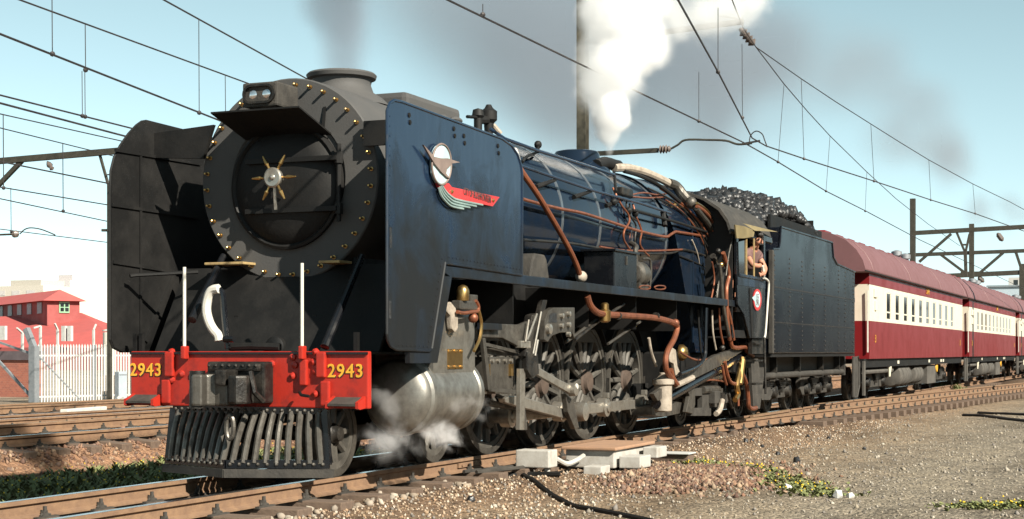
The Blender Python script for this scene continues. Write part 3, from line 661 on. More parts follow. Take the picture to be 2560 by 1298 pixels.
for i in range(8): rv.lathe((-.205, -.24+.07*i, 1.035), (-1, 0, 0), [(0, .018), (.015, 0)], 6)
kind(rv.build('rivets', M['grime'], cp), 'stuff')
# cowcatcher
cc = MB()
for s in (-1, 1):
    cc.bar((.02, s*.86, .165), (-.30, 0, .165), .05, .075); cc.bar((.05, s*.80, .635), (-.05, 0, .635), .04, .06); cc.bar((.02, s*.84, .16), (.05, s*.80, .64), .06, .05, (1, 0, 0))
cw = cc.build('cowcatcher', M['black'], L, 0)
cb = MB()
for s in (-1, 1): cb.bar((.02, s*.90, .085), (-.34, 0, .085), .03, .075)
cb.build('bottom_board', M['frame'], cw, 0)
for s in (-1, 1):
    for i in range(9):
        f = .06 + .86*i/8
        a = Vector((-.05, 0, .62)).lerp(Vector((.05, s*.80, .62)), f); b2 = Vector((-.31, 0, .17)).lerp(Vector((.01, s*.86, .17)), f)
        m_ = a.lerp(b2, .45) + Vector((-.02, 0, .01))
        MB().tube(smooth_path([a, m_, b2], 4), .030, 8).build('cowcatcher_bar', M['dsteel'], cw)
rv = MB()
for s in (-1, 1):
    for i in range(11): 
        p = Vector((-.33, 0, .165)).lerp(Vector((-.01, s*.86, .165)), .05+.9*i/10); rv.ell(p, .018, 6, 4)
        p = Vector((-.075, 0, .635)).lerp(Vector((.025, s*.8, .635)), .05+.9*i/10); rv.ell(p, .018, 6, 4)
kind(rv.build('rivets', M['dsteel'], cw), 'stuff')
lk = [PX(575+9*cos(a), 1068+30*sin(a), -.32) for a in [2*pi*i/16 for i in range(17)]]
MB().tube(lk, .022, 7).build('coupling_link', M['dsteel'], cw)
# ---------------------------------------------------------------- running boards, frames
for s in (-1, 1):
    rb = MB().box((1.15, min(s*1.40, s*.72), 1.935), (12.35, max(s*1.40, s*.72), 1.957)).build('running_board', M['black'], L, 0)
    MB().box((1.12, min(s*1.448, s*1.40), 1.86), (12.40, max(s*1.448, s*1.40), 1.960)).build('valance', M['blue'], rb, 0, .006)
    MB().prism([(1.12, 1.90), (1.30, 1.858), (.985, 1.055), (.42, 1.055), (.42, 1.15), (.83, 1.155)], s*1.448, s*1.40).build('front_skirt', M['blue'], rb, 0)
    bx('main_frame', .5, 11.2, s*.40, s*.44, .45, 1.50, M['matt'])
    for x in (3.1, 5.4, 7.2, 9.0):
        MB().prism([(x, 1.93), (x+.04, 1.93), (x+.04, 1.45)], s*1.30, s*.44).build('board_bracket', M['matt'], rb, 0)
for x in (2.5, 4.0, 7.0, 10.0): bx('frame_stay', x, x+.05, -.40, .40, .6, 1.6, M['matt'])
bx('smokebox_support', 3.0, 9.6, -.5, .5, 1.3, 1.98, M['matt'])
# ---------------------------------------------------------------- wheels
def wheel_meshes(R, ns, wd, cw=True):
    ty = MB().lathe((0, 0, 0), (0, 1, 0), [(0, R-.07), (0, R-.005), (.02, R), (wd-.03, R), (wd-.028, R+.028), (wd, R+.028), (wd, R-.07)], 48)
    k = len(ty.v)//7; ty.f += [(6*k+i, 6*k+(i+1) % k, (i+1) % k, i) for i in range(k)]
    ty.f = [f for f in ty.f if len(f) == 4]
    c = MB().lathe((0, 0, 0), (0, 1, 0), [(.012, R-.13), (.012, R-.069), (wd-.01, R-.069), (wd-.01, R-.13)], 48)
    k = 48; c.f = [f for f in c.f if len(f) == 4] + [(3*k+i, 3*k+(i+1) % k, (i+1) % k, i) for i in range(k)]
    for i in range(ns):
        a = 2*pi*(i+.5)/ns; d = Vector((cos(a), 0, sin(a))); e = Vector((-sin(a), 0, cos(a)))
        for r0, r1, w0, w1 in ((.10, R-.10, .045, .032),):
            vs = [d*r + e*w*j + Vector((0, y, 0)) for r, w in ((r0, w0), (r1, w1)) for j, y in ((-1, .05), (-.5, .022), (.5, .022), (1, .05), (.6, wd-.03), (-.6, wd-.03))]
            c.add(vs, [tuple(range(5, -1, -1)), tuple(range(6, 12))] + [(i2, (i2+1) % 6, 6+(i2+1) % 6, 6+i2) for i2 in range(6)])
    if cw:
        pts = arc(0, 0, R-.10, 52, 128, 10)
        c.prism(pts, .015, .07)
        c.lathe((0, .0, -.33), (0, 1, 0), [(-.02, .14), (wd, .14)], 18)
    h = MB().lathe((0, 0, 0), (0, 1, 0), [(-.05, 0), (-.05, .10*R/.762), (-.045, .125*R/.762), (.0, .14*R/.762), (.02, .17*R/.762), (wd+.02, .17*R/.762), (wd+.02, 0)], 24)
    return c.mesh('wheel_centre', M['spoke'], 30), ty.mesh('tyre', M['dsteel'], 30), h.mesh('hub', M['hubm'] if cw else M['grime'], 30)
DW = wheel_meshes(.762, 15, .13); SW = wheel_meshes(.40, 9, .12, False)
def wheel(name, ms, x, s, z, par, rot=0):
    o = put(name, ms[0], par, (x, s*.60, z), (0, rot, 0 if s < 0 else pi)); sub('tyre', ms[1], o); sub('hub', ms[2], o); return o
DX = [4.088 + 1.601*k for k in range(4)]
for x in DX:
    for s in (-1, 1): wheel('driving_wheel', DW, x, s, .762, L)
    MB().cyl((x, -.48, .762), (x, .48, .762), .09).build('axle', M['grime'], L)
for x in (.60, 2.685):
    for s in (-1, 1): wheel('bogie_wheel', SW, x, s, .40, L, .3)
    MB().cyl((x, -.48, .40), (x, .48, .40), .07).build('axle', M['grime'], L)
for s in (-1, 1): wheel('trailing_wheel', SW, 11.55, s, .40, L, .2)
bx('bogie_frame', .3, 3.0, -.44, -.40, .3, .6, M['matt'])
# mudguard splash arcs and brake hangers between the drivers
for x in DX:
    MB().lathe((x, -.62, .762), (0, 1, 0), [(0, .86), (.0, .88), (.2, .88), (.2, .86)], 14, -1.0, 1.0).build('splasher', M['matt'], L)
    MB().bar((x+.80, -.55, 1.15), (x+.76, -.55, .25), .05, .07, (1, 0, 0)).build('brake_hanger', M['grime'], L); bx('brake_block', x+.68+.08, x+.79+.08, -.60, -.48, .45, .80, M['grime'])
MB().bar((DX[0]+.8, -.30, .20), (DX[3]+.9, -.30, .20), .03, .06).build('brake_rigging', M['grime'], L)
# leaf springs / lateral plates behind the gear
for x in DX: bx('spring_hanger', x-.35, x+.35, -.43, -.41, 1.35, 1.5, M['matt'])
# ---------------------------------------------------------------- cylinder and valve chest
cz, cyy = .745, -1.07
for s in (-1, 1):
    yy = cyy if s < 0 else -cyy
    cl = MB().lathe((0, yy, cz), (1, 0, 0), [(.95, .30), (.93, .345), (.95, .372), (1.0, .375), (1.02, .36), (1.98, .36), (2.0, .375), (2.07, .375), (2.08, .2)], 40).build('cylinder', M['cyl'], L, 30)
    MB().lathe((0, yy, cz), (-1, 0, 0), [(-.96, .345), (-.91, .34), (-.86, .30), (-.82, .20), (-.805, .10), (-.80, 0)], 40).build('cylinder_cover', M['cyl'], cl, 40)
    y0, y1 = (-1.36, -.75) if s < 0 else (.75, 1.36)
    ch = MB(); pr = [(.88, -1.09), (1.63, -1.09), (1.66, -1.02)]
    sec = [(y0+.035, .70), (y0, .95), (y0+.0, 1.50), (y0+.05, 1.60), (y0+.13, 1.64), (y1, 1.64), (y1, .70)] if s < 0 else [(y1-.035, .70), (y1, .95), (y1, 1.50), (y1-.05, 1.60), (y1-.13, 1.64), (y0, 1.64), (y0, .70)]
    cs = ch.prism(sec, 1.08, 2.02, 'x').build('valve_chest', M['cyl'], L, 25)
    if s < 0:
        q = XZ([(1118, 873), (1155, 873), (1155, 922), (1118, 922)], -1.36); xs_ = [p[0] for p in q]; zs_ = [p[1] for p in q]
        pl = MB().box((min(xs_), -1.368, min(zs_)), (max(xs_), -1.358, max(zs_))).build('maker_plate', M['brass'], cs, 0)
        for i in range(3):
            for z in (min(zs_)+.02, max(zs_)-.02): MB().ell((min(xs_)+.03+i*(max(xs_)-min(xs_)-.06)/2, -1.37, z), .016, 8, 5).build('plate_screw', M['brass'], pl)
poly('exhaust_lagging', [(1112, 757), (1128, 755), (1140, 770), (1146, 795), (1146, 822), (1138, 832), (1130, 822), (1127, 790), (1113, 775)], -1.43, .06, M['lag'], None, .015)
o = MB().lathe(PY(1157, 752, -1.44), (0, 0, 1), [(0, .055), (.03, .06), (.10, .062), (.135, .045), (.15, .02), (.155, 0)], 16).build('relief_valve', M['brass'], L, 40)
bx('valve_base', *[PY(u, 0, -1.42)[0] for u in (1142, 1186)], -1.46, -1.36, PY(1160, 775, -1.42)[2], PY(1160, 752, -1.42)[2], M['dsteel'], None, .015)
bx('valve_head', *[PY(u, 0, -1.42)[0] for u in (1170, 1188)], -1.45, -1.37, PY(1180, 760, -1.42)[2], PY(1180, 737, -1.42)[2], M['dsteel'], None, .01)
rod('copper_pipe', [(1143, 780), (1160, 783), (1180, 780), (1194, 778), (1196, 765), (1189, 752)], -1.46, .018, M['copper']); rod('copper_pipe', [(1190, 752), (1198, 780), (1204, 810), (1200, 845), (1185, 878)], -1.45, .016, M['brass'])
MB().ell(PY(1183, 795, -1.45), .05, 10, 6).build('copper_union', M['copper'], L)
# ---------------------------------------------------------------- slide bars, crosshead, rods, valve gear
Yg = -1.12
MB().cyl((2.05, cyy, .762), (3.25, cyy, .762), .05).build('piston_rod', M['steel'], L)
poly('slide_bar', [(1212, 870), (1300, 872), (1300, 890), (1212, 888)], -1.18, .2, M['dsteel']); poly('slide_bar', [(1225, 1000), (1420, 1035), (1420, 1045), (1225, 1012)], -1.02, .14, M['dsteel'])
ck = poly('crosshead', [(1226, 892), (1284, 892), (1287, 965), (1268, 985), (1240, 985), (1226, 965)], -1.2, .22, M['dsteel'], None, .012)
for u in (1230, 1245, 1262, 1277): 
    p = PY(u, 902, -1.205); MB().cyl((p[0], -1.225, p[2]), (p[0], -1.19, p[2]), .022, n=8).build('crosshead_bolt', M['steel'], ck)
for u in (1223, 1281): poly('oil_cup', [(u-3, 910), (u+3, 910), (u+3, 940), (u-3, 940)], -1.23, .03, M['brass'], ck)
poly('motion_bracket', [(1205, 808), (1256, 810), (1300, 812), (1330, 800), (1332, 835), (1322, 872), (1304, 870), (1257, 845), (1205, 843)], -1.30, .05, M['dsteel'], None, .008)
poly('valve_guide', [(1204, 807), (1255, 810), (1256, 826), (1204, 824)], -1.36, .05, M['blue'], None, .005)
poly('motion_bracket_end', [(1304, 852), (1327, 853), (1327, 870), (1304, 870)], -1.34, .08, M['steel'], None, .008)
poly('combination_lever', [(1207, 845), (1214, 845), (1230, 975), (1221, 975)], -1.34, .04, M['dsteel'], None, .004)
poly('radius_rod', [(1200, 853), (1330, 885), (1330, 893), (1200, 861)], -1.26, .03, M['dsteel'])
poly('union_link', [(1222, 968), (1290, 975), (1290, 985), (1222, 978)], -1.33, .03, M['dsteel'])
ex = poly('expansion_link', [(1331, 788), (1345, 783), (1352, 800), (1345, 840), (1336, 880), (1324, 903), (1312, 890), (1322, 845)], -1.33, .09, M['grime'], None, .008)
for a, b2 in (((1322, 800), (1314, 855)), ((1342, 785), (1318, 850)), ((1353, 780), (1333, 885)), ((1345, 850), (1338, 890))): rod('link_edge', [a, b2], -1.35, .012, M['steel'], ex)
poly('link_foot', [(1318, 880), (1345, 885), (1348, 935), (1330, 945), (1318, 925)], -1.34, .06, M['grime'], None, .008)
lb = poly('link_bracket', [(1362, 850), (1363, 800), (1372, 777), (1385, 769), (1437, 769), (1437, 848), (1430, 830), (1400, 832), (1380, 840), (1370, 855)], -1.36, .07, M['dsteel'], None, .008)
poly('bracket_opening', [(1374, 788), (1380, 783), (1392, 783), (1392, 806), (1372, 806)], -1.365, .02, M['coal'], lb); 
for u, v in ((1404, 790), (1403, 815), (1421, 785), (1421, 812), (1421, 836)): 
    p = PY(u, v, -1.37); MB().lathe((p[0], -1.40, p[2]), (0, 1, 0), [(0, .015), (.005, .03), (.05, .03)], 10).build('bracket_stud', M['steel'], lb)
p = PY(1371, 823, -1.37); MB().lathe((p[0], -1.41, p[2]), (0, 1, 0), [(0, .02), (.01, .055), (.06, .06)], 14).build('trunnion', M['steel'], lb)
poly('weigh_bar_arm', [(1357, 750), (1368, 750), (1358, 800), (1345, 800)], -1.30, .05, M['grime'])
rod('reach_rod', [(1437, 850), (1500, 800), (1560, 760)], -1.28, .02, M['grime'], None, False)
rod('reach_rod', [(1415, 855), (1490, 800)], -1.25, .02, M['dsteel'], None, False); rod('sand_pipe', [(1520, 860), (1600, 805)], -1.2, .018, M['dsteel'], None, False)
poly('drop_arm', [(1302, 922), (1314, 922), (1311, 1075), (1300, 1075)], -1.30, .05, M['steel'], None, .004)
poly('link_rod', [(1309, 990), (1300, 1075), (1318, 1075), (1318, 1062)], -1.28, .04, M['dsteel'])
# main rod to the second driver, eccentric rod, return crank, coupling rods
mr_ = poly('main_rod', [(1262, 996), (1275, 990), (1300, 990), (1410, 1022), (1421, 1030), (1421, 1045), (1410, 1046), (1290, 1014), (1264, 1006)], -1.14, .08, M['steel'], None, .008)
poly('eccentric_rod', [(1338, 922), (1352, 921), (1400, 950), (1440, 968), (1442, 984), (1430, 986), (1395, 966), (1342, 936)], -1.28, .05, M['steel'], None, .005)
p = PY(1437, 974, -1.31); MB().lathe((p[0], -1.34, p[2]), (0, 1, 0), [(0, .03), (.01, .075), (.09, .08)], 18).build('eccentric_pin', M['steel'], L)
p = PY(1437, 966, -1.31); MB().lathe((p[0], -1.345, p[2]), (0, 1, 0), [(0, .03), (.03, .04)], 12).build('oil_cup', M['white'], L)
p = PY(1341, 926, -1.31); MB().lathe((p[0], -1.33, p[2]), (0, 1, 0), [(0, .02), (.01, .05), (.08, .05)], 14).build('link_pin', M['steel'], L)
poly('return_crank', [(1414, 985), (1434, 1000), (1448, 1070), (1438, 1073), (1420, 1030)], -1.22, .06, M['dsteel'], None, .006)
pins = [(x + .02, .762-.33) for x in DX]
for i in range(3):
    a, b2 = pins[i], pins[i+1]
    MB().prism([(a[0], a[1]-.065), (b2[0], b2[1]-.065), (b2[0], b2[1]+.065), (a[0], a[1]+.065)], -.86, -.80).build('coupling_rod', M['steel'], L, 0, .008)
for i, (x, z) in enumerate(pins):
    MB().lathe((x, -.92, z), (0, 1, 0), [(0, 0), (.0, .05), (.01, .07), (.03, .075), (.04, .125), (.16, .125), (.17, .08), (.35, .08)], 20).build('crank_pin', M['steel'], L)
    MB().box((x-.03, -.90, z+.12), (x+.03, -.82, z+.19)).build('rod_oil_box', M['steel'], L, 0, .008)
x, z = pins[1]; MB().lathe((x, -1.18, z), (0, 1, 0), [(0, .05), (.01, .11), (.14, .12), (.3, .10)], 20).build('main_crank_pin', M['steel'], L)
# ---------------------------------------------------------------- firebox
fb = MB()
sec = [(-90+180*i/30) for i in range(31)]
prof = [(-sin(radians(a))*0-1.0*cos(radians(90-a*0))*0, 0) for a in sec]
rows = []
for xf, xr in ((None, 11.46),):
    near = [(1.02*sin(radians(a)), BZ+1.02*cos(radians(a))) for a in [-90+6*i for i in range(31)]]
    near = [(-1.02, 1.15), (-1.02, 1.6), (-1.02, 2.0), (-1.02, 2.4)] + near + [(1.02, 2.4), (1.02, 2.0), (1.02, 1.6), (1.02, 1.15)]
    def xf_(z): return 9.62 if z > 3.3 else 9.62 + (3.3-z)*.62
    k = len(near)
    fb.add([(xf_(z), y, z) for y, z in near] + [(xr, y, z) for y, z in near], [(i, i+1, k+i+1, k+i) for i in range(k-1)] + [tuple(range(k-1, -1, -1)), tuple(range(k, 2*k))])
fbo = fb.build('firebox', M['boiler'], L, 30)
for x in (10.75, 11.30):
    P = [(x, 1.03*sin(radians(a)), BZ+1.03*cos(radians(a))) for a in range(-90, 91, 6)]
    P = [(x, -1.03, 1.3)] + P + [(x, 1.03, 1.3)]
    MB().tube(P, .016, 5).build('firebox_band', M['boiler'], fbo)
for k in range(3):
    p = PC(1672+14*k, 508+4*k, 1.03); MB().ell(p, .035, 8, 5).build('washout_plug', M['brass'], fbo)
bx('ash_pan', 9.9, 11.9, -.92, .92, .45, 1.16, M['matt'], None, .03)
bx('ash_pan_hopper', 9.2, 11.9, -.60, .60, .30, .7, M['matt'])
# ---------------------------------------------------------------- boiler rails, pipes, fittings (photograph pixels on the barrel)
bpipe('hand_rail', [(1225, 322), (1262, 347), (1345, 377), (1440, 406), (1535, 437)], 1.10, .020, M['blue'], None, 8, False)
for (a, b2) in (((1345, 368), (1345, 380)), ((1535, 430), (1540, 480))):
    MB().tube([PC(*a, 1.10), PC(*b2, 1.08)], .022, 6).build('rail_stanchion', M['matt'], L)
MB().ell(PC(1345, 362, 1.12), .05, 8, 6).build('rail_knob', M['matt'], L)
bpipe('sand_pipe', [(1345, 376), (1336, 384), (1316, 392), (1306, 405)], 1.03, .018, M['matt'])
bpipe('hand_rail', [(1300, 414), (1405, 450), (1485, 477), (1600, 508), (1676, 533)], 1.09, .020, M['blue'], None, 8, False)
for a, b2 in (((1340, 467), (1388, 450)), ((1435, 493), (1478, 478)), ((1515, 515), (1545, 503))):
    MB().tube([PC(*a, .99), PC(*b2, 1.07)], [.03, .02], 7).build('rail_bracket', M['matt'], L)
bpipe('copper_pipe', [(1307, 498), (1350, 510), (1404, 523), (1460, 534), (1542, 560), (1588, 575), (1640, 588), (1666, 592), (1676, 587), (1688, 580), (1700, 581), (1762, 591)], 1.04, .020, M['copper'])
bpipe('hand_rail', [(1581, 525), (1640, 541), (1700, 558), (1766, 580)], 1.09, .020, M['matt'], None, 8, False)
bpipe('oil_pipe', [(1308, 600), (1422, 608), (1500, 621), (1592, 633), (1674, 633), (1705, 624), (1740, 632), (1780, 646)], 1.04, .018, M['grime'])
bpipe('oil_pipe', [(1500, 617), (1560, 626), (1640, 627), (1705, 624)], 1.05, .014, M['copper'])
for pts in ([(1532, 470), (1540, 487), (1555, 515), (1570, 535), (1573, 555), (1560, 578), (1560, 600), (1572, 620), (1586, 640)], [(1582, 510), (1590, 540), (1600, 565), (1604, 580), (1600, 610), (1612, 630), (1622, 640)]):
    bpipe('feed_pipe', pts, 1.05, .014, M['copper'])
for pts in ([(1574, 510), (1577, 540), (1590, 565), (1587, 600), (1590, 625)], [(1566, 500), (1570, 535), (1600, 560), (1600, 600), (1602, 640)]):
    bpipe('lubricator_pipe', pts, 1.04, .013, M['grime'])
p = PC(1562, 481, 1.06); MB().box((p[0]-.22, p[1]-.05, p[2]-.055), (p[0]+.22, p[1]+.05, p[2]+.055)).build('valve_manifold', M['grime'], L, 0, .02)
for u, v in ((1572, 527), (1588, 534), (1534, 505)): 
    MB().ell(PC(u, v, 1.06), (.04, .05, .05), 8, 6).build('check_valve', M['matt'], L)
MB().tube([PC(1657, 530, 1.06), PC(1662, 565, 1.06)], .04, 8).build('regulator_bracket', M['matt'], L)
for pts in ([(1580, 487), (1610, 482), (1640, 487), (1665, 485)], [(1580, 492), (1620, 495), (1660, 493)]): bpipe('top_pipe', pts, 1.04, .012, M['copper'])
# thick copper delivery pipe from boiler to running board
dp = MB().tube(smooth_path([PY(1287, 380, -1.02), PY(1293, 400, -1.10), PY(1301, 424, -1.16), PY(1351, 498, -1.25), PY(1415, 608, -1.30), PY(1440, 660, -1.31), PY(1450, 690, -1.31)], 5), .034, 10).build('delivery_pipe', M['copper'], L)
MB().ell(PY(1453, 692, -1.31), (.09, .07, .07), 10, 7).build('pipe_elbow', M['lag'], L); MB().tube([PY(1286, 376, -1.015), PY(1294, 402, -1.11)], .036, 10).build('pipe_sleeve', M['white'], dp)
# fittings ahead, above the near deflector
vt = MB().lathe(PY(1222, 330, -.30), (0, 0, 1), [(-.05, .05), (.10, .06), (.14, .10), (.24, .10), (.28, .05), (.32, .03)], 14).build('clack_valve', M['matt'], L)
MB().lathe(PY(1195, 318, -.30), (0, 0, 1), [(-.05, .05), (.10, .05), (.13, .075), (.20, .06), (.22, 0)], 14).build('valve_cap', M['matt'], vt); MB().tube([PY(1168, 292, -.30), PY(1200, 294, -.30)], .02, 7).build('valve_spindle', M['matt'], vt); MB().tube([PY(1195, 300, -.30), PY(1222, 300, -.30)], .05, 8).build('valve_link', M['matt'], vt)
MB().tube([PY(1232, 312, -.32), PY(1252, 335, -.40)], .03, 8).build('valve_pipe', M['lag'], vt)
for u, v in ((1106, 292), (1140, 297)): MB().ell(PY(u, v+4, -.5), (.12, .06, .04), 8, 6).build('top_fitting', M['smokebox'], L)
# turret and lagged pipes on the firebox top
tv = MB().tube(smooth_path([PY(1490, 414, -.35), PY(1512, 407, -.36), PY(1535, 413, -.37), PY(1545, 415, -.38)]), .085, 12).build('steam_turret', M['matt'], L)
MB().tube(smooth_path([PY(1535, 420, -.42), PY(1570, 420, -.5), PY(1610, 430, -.58), PY(1650, 447, -.66), PY(1675, 460, -.72)], 4), .06, 10).build('lagged_pipe', M['lag'], L)
MB().tube(smooth_path([PY(1672, 458, -.72), PY(1690, 465, -.78), PY(1705, 485, -.86), PY(1720, 502, -.95)], 4), [.075]*6+[.08]*7, 10).build('injector_valve', M['dsteel'], L)
MB().ell(PY(1727, 507, -1.0), .095, 12, 8).build('valve_ball', M['dsteel'], L)
MB().tube(smooth_path([PY(u, v, -1.10) for u, v in [(1740, 520), (1755, 540), (1772, 562), (1782, 590), (1786, 615), (1792, 632)]], 5), .042, 9).build('steam_pipe', M['dsteel'], L)
for dv, r, m in ((0, .026, 'copper'), (-8, .02, 'brass')):
    MB().tube(smooth_path([PY(u, v+dv, -1.12) for u, v in [(1742, 516), (1760, 528), (1775, 545), (1785, 570), (1795, 605)]], 5), r, 8).build('copper_pipe', M[m], L)
bpipe('lubricator_pipe', [(1640, 495), (1690, 520), (1735, 560), (1765, 610), (1780, 640)], 1.05, .014, M['matt']); bpipe('lubricator_pipe', [(1660, 490), (1712, 520), (1750, 555), (1775, 600)], 1.06, .014, M['copper'])
bpipe('lubricator_pipe', [(1690, 500), (1732, 540), (1758, 580), (1790, 660)], 1.06, .013, M['matt'])
MB().tube(smooth_path([PY(1560, 428, -.5), PY(1600, 440, -.62), PY(1650, 465, -.75), PY(1700, 505, -.9)]), .03, 8).build('pop_valve_pipe', M['matt'], L)
vb = MB(); vb.ell(PY(1800, 640, -1.2), (.16, .08, .10), 10, 6); vb.ell(PY(1806, 625, -1.2), (.10, .06, .07), 8, 6); vb.build('injector_steam_valve', M['grime'], L)
MB().tube([PY(1788, 655, -1.22), PY(1782, 640, -1.22)], .05, 8).build('valve_body', M['grime'], L)
for pts, r, m in (([(1808, 632), (1816, 660), (1822, 690), (1816, 720), (1816, 760), (1818, 800), (1824, 850)], .034, 'copper'), ([(1798, 660), (1803, 700), (1806, 745), (1812, 790), (1822, 840)], .03, 'dsteel'), ([(1818, 770), (1826, 800), (1834, 850)], .028, 'copper')):
    MB().tube(smooth_path([PY(u, v, -1.42) for u, v in pts], 5), r, 9).build('injector_pipe', M[m], L)
# running board boxes, lubricator, pump
bxo = MB().box((6.14, -1.38, 1.96), (7.02, -.98, 2.40)).build('tool_box', M['black'], L, 0, .01)
MB().box((6.10, -1.41, 2.40), (7.05, -.95, 2.43)).build('box_lid', M['black'], bxo, 0, .006); bx('latch', 6.58, 6.62, -1.392, -1.38, 2.25, 2.36, M['dsteel'], bxo)
MB().prism([(3.55, 1.96), (4.1, 1.96), (4.02, 2.18), (3.95, 2.23), (3.70, 2.23), (3.62, 2.18)], -1.33, -.86).build('lubricator_casing', M['frame'], L, 0, .02)
a1 = MB().lathe((7.25, -1.22, 2.18), (1, 0, 0), [(0, .05), (.02, .13), (.1, .13), (.12, .17), (.34, .17), (.36, .13), (.48, .13), (.5, .05)], 18).build('turbo_generator', M['dsteel'], L, 30)
bx('generator_foot', 7.3, 7.7, -1.32, -1.1, 1.96, 2.06, M['dsteel'], a1); MB().tube(smooth_path([(7.45, -1.22, 2.3), (7.45, -1.22, 2.48), (7.52, -1.2, 2.55), (7.6, -1.1, 2.6)]), .035, 8).build('exhaust_elbow', M['dsteel'], a1); MB().tube(smooth_path([(7.5, -1.3, 2.38), (7.75, -1.32, 2.38), (7.8, -1.32, 2.2), (7.8, -1.3, 2.0)]), .016, 6).build('small_pipe', M['dsteel'], a1)
for u in (1612, 1650): MB().tube([PY(u+14*cos(a), 719+5*sin(a), -1.38) for a in [2*pi*i/14 for i in range(15)]], .010, 5).build('coiled_pipe', M['copper'], L)
# below the board: copper feed pipe with brass valve, injector, vacuum pump drum etc.
rod('feed_pipe', [(1468, 740), (1474, 760), (1486, 776), (1505, 785), (1560, 789), (1630, 794), (1672, 803), (1690, 812), (1692, 825), (1684, 850), (1670, 875), (1664, 900), (1666, 925), (1678, 945)], -1.38, .040, M['copper'], None, True, 10)
MB().lathe(PY(1512, 790, -1.38), (0, 0, 1), [(-.08, .04), (-.06, .07), (.06, .075), (.08, .05), (.14, .05), (.16, .03)], 12).build('feed_valve', M['brass'], L, 40)
MB().ell(PY(1688, 808, -1.38), .06, 10, 6).build('pipe_union', M['copper'], L)
for u in (1545, 1640): p = PY(u, 790, -1.38); MB().lathe((p[0]-.02, -1.38, p[2]), (1, 0, -.05), [(0, .05), (.04, .05)], 10).build('pipe_clip', M['grime'], L)
rod('ash_pan_pipe', [(1622, 845), (1628, 880), (1640, 915)], -1.2, .022, M['lag'])
dr = MB().lathe(PY(1658, 1030, -1.28), (0, 0, 1), [(0, .10), (.02, .12), (.36, .12), (.38, .15), (.44, .15), (.46, .09), (.5, .06), (.54, .06)], 20).build('injector_strainer', M['lag'], L, 35)
poly('sloping_beam', [(1634, 985), (1700, 942), (1790, 888), (1850, 868), (1860, 876), (1795, 918), (1700, 965), (1645, 1003)], -1.30, .07, M['dsteel'], None, .006)
MB().tube([PY(1640, 1010, -1.22), PY(1860, 888, -1.22)], .07, 12).build('ash_pan_rod', M['black'], L)
rod('feed_pipe', [(1676, 925), (1682, 948), (1692, 962)], -1.36, .045, M['copper']); rod('feed_elbow', [(1690, 964), (1712, 954), (1732, 944)], -1.36, .04, M['lag'])
rod('support_strap', [(1766, 770), (1764, 850), (1762, 890), (1745, 915), (1700, 935)], -1.38, .03, M['black'])
dm = MB().lathe(PY(1700, 882, -1.10), (0, -1, 0), [(0, .12), (.05, .12), (.10, .08), (.12, 0)], 16).build('ash_door_dome', M['brass'], L, 40)
poly('ash_door', [(1670, 880), (1680, 868), (1690, 875), (1694, 915), (1700, 930), (1690, 940), (1685, 910), (1675, 905)], -1.3, .05, M['lag'], None, .01)
poly('frame_cradle', [(1716, 968), (1738, 960), (1738, 1012), (1732, 1035), (1716, 1030), (1724, 990)], -1.22, .06, M['dsteel'], None, .006)
poly('cradle_frame', [(1728, 970), (1778, 970), (1778, 1040), (1728, 1040), (1728, 1020), (1756, 1020), (1756, 990), (1728, 990)], -1.2, .08, M['frame'], None, .006)
poly('ash_chute', [(1676, 1002), (1724, 1010), (1724, 1028), (1660, 1042), (1630, 1038), (1630, 1018)], -1.1, .3, M['dsteel'])
bx('rear_frame', 9.6, 12.2, -1.02, -.92, .55, .75, M['grime'])
for k in range(5):
    p = PY(1762+k*6, 1008, -1.15); MB().cyl((p[0], -1.15, .30), (p[0], -1.15, .62), .045, n=8).build('stoker_engine_fin', M['dsteel'], L)
MB().tube([PY(1755, 975, -1.2), PY(1795, 973, -1.2)], .06, 10).build('injector_body', M['dsteel'], L); MB().tube([PY(1772, 950, -1.2), PY(1800, 945, -1.2)], .055, 8).build('injector_body', M['grime'], L)
for pts, r, m in (([(1826, 848), (1830, 866), (1845, 870), (1862, 868), (1868, 880), (1882, 890)], .034, 'copper'), ([(1812, 905), (1818, 935), (1826, 955), (1838, 960)], .03, 'copper'), ([(1806, 915), (1810, 940), (1816, 962)], .024, 'copper'), ([(1856, 895), (1850, 930), (1842, 965), (1845, 985), (1838, 1000)], .045, 'brass'),
        ([(1856, 935), (1866, 960), (1870, 990), (1872, 1015), (1880, 1022), (1890, 1020)], .036, 'copper'), ([(1806, 1000), (1800, 1025), (1790, 1035)], .04, 'lag'), ([(1846, 985), (1846, 1015)], .02, 'copper'), ([(1820, 985), (1830, 1020)], .02, 'grime')):
    rod('injector_pipe', pts, -1.34, r, M[m])
MB().tube([PY(1857, 900, -1.36), PY(1850, 960, -1.36)], .05, 8).build('injector', M['brass'], L)
for k in range(14):
    u = 1775 + random.random()*110; v = 900 + random.random()*120; p = PY(u, v, -1.0 - .2*random.random()); s_ = .04+.07*random.random()
    MB().box((p[0]-s_*1.5, p[1]-s_, p[2]-s_), (p[0]+s_*1.5, p[1]+s_, p[2]+s_*.8)).build('frame_fitting', M[random.choice(['grime', 'frame', 'matt'])], L, 0, .01)
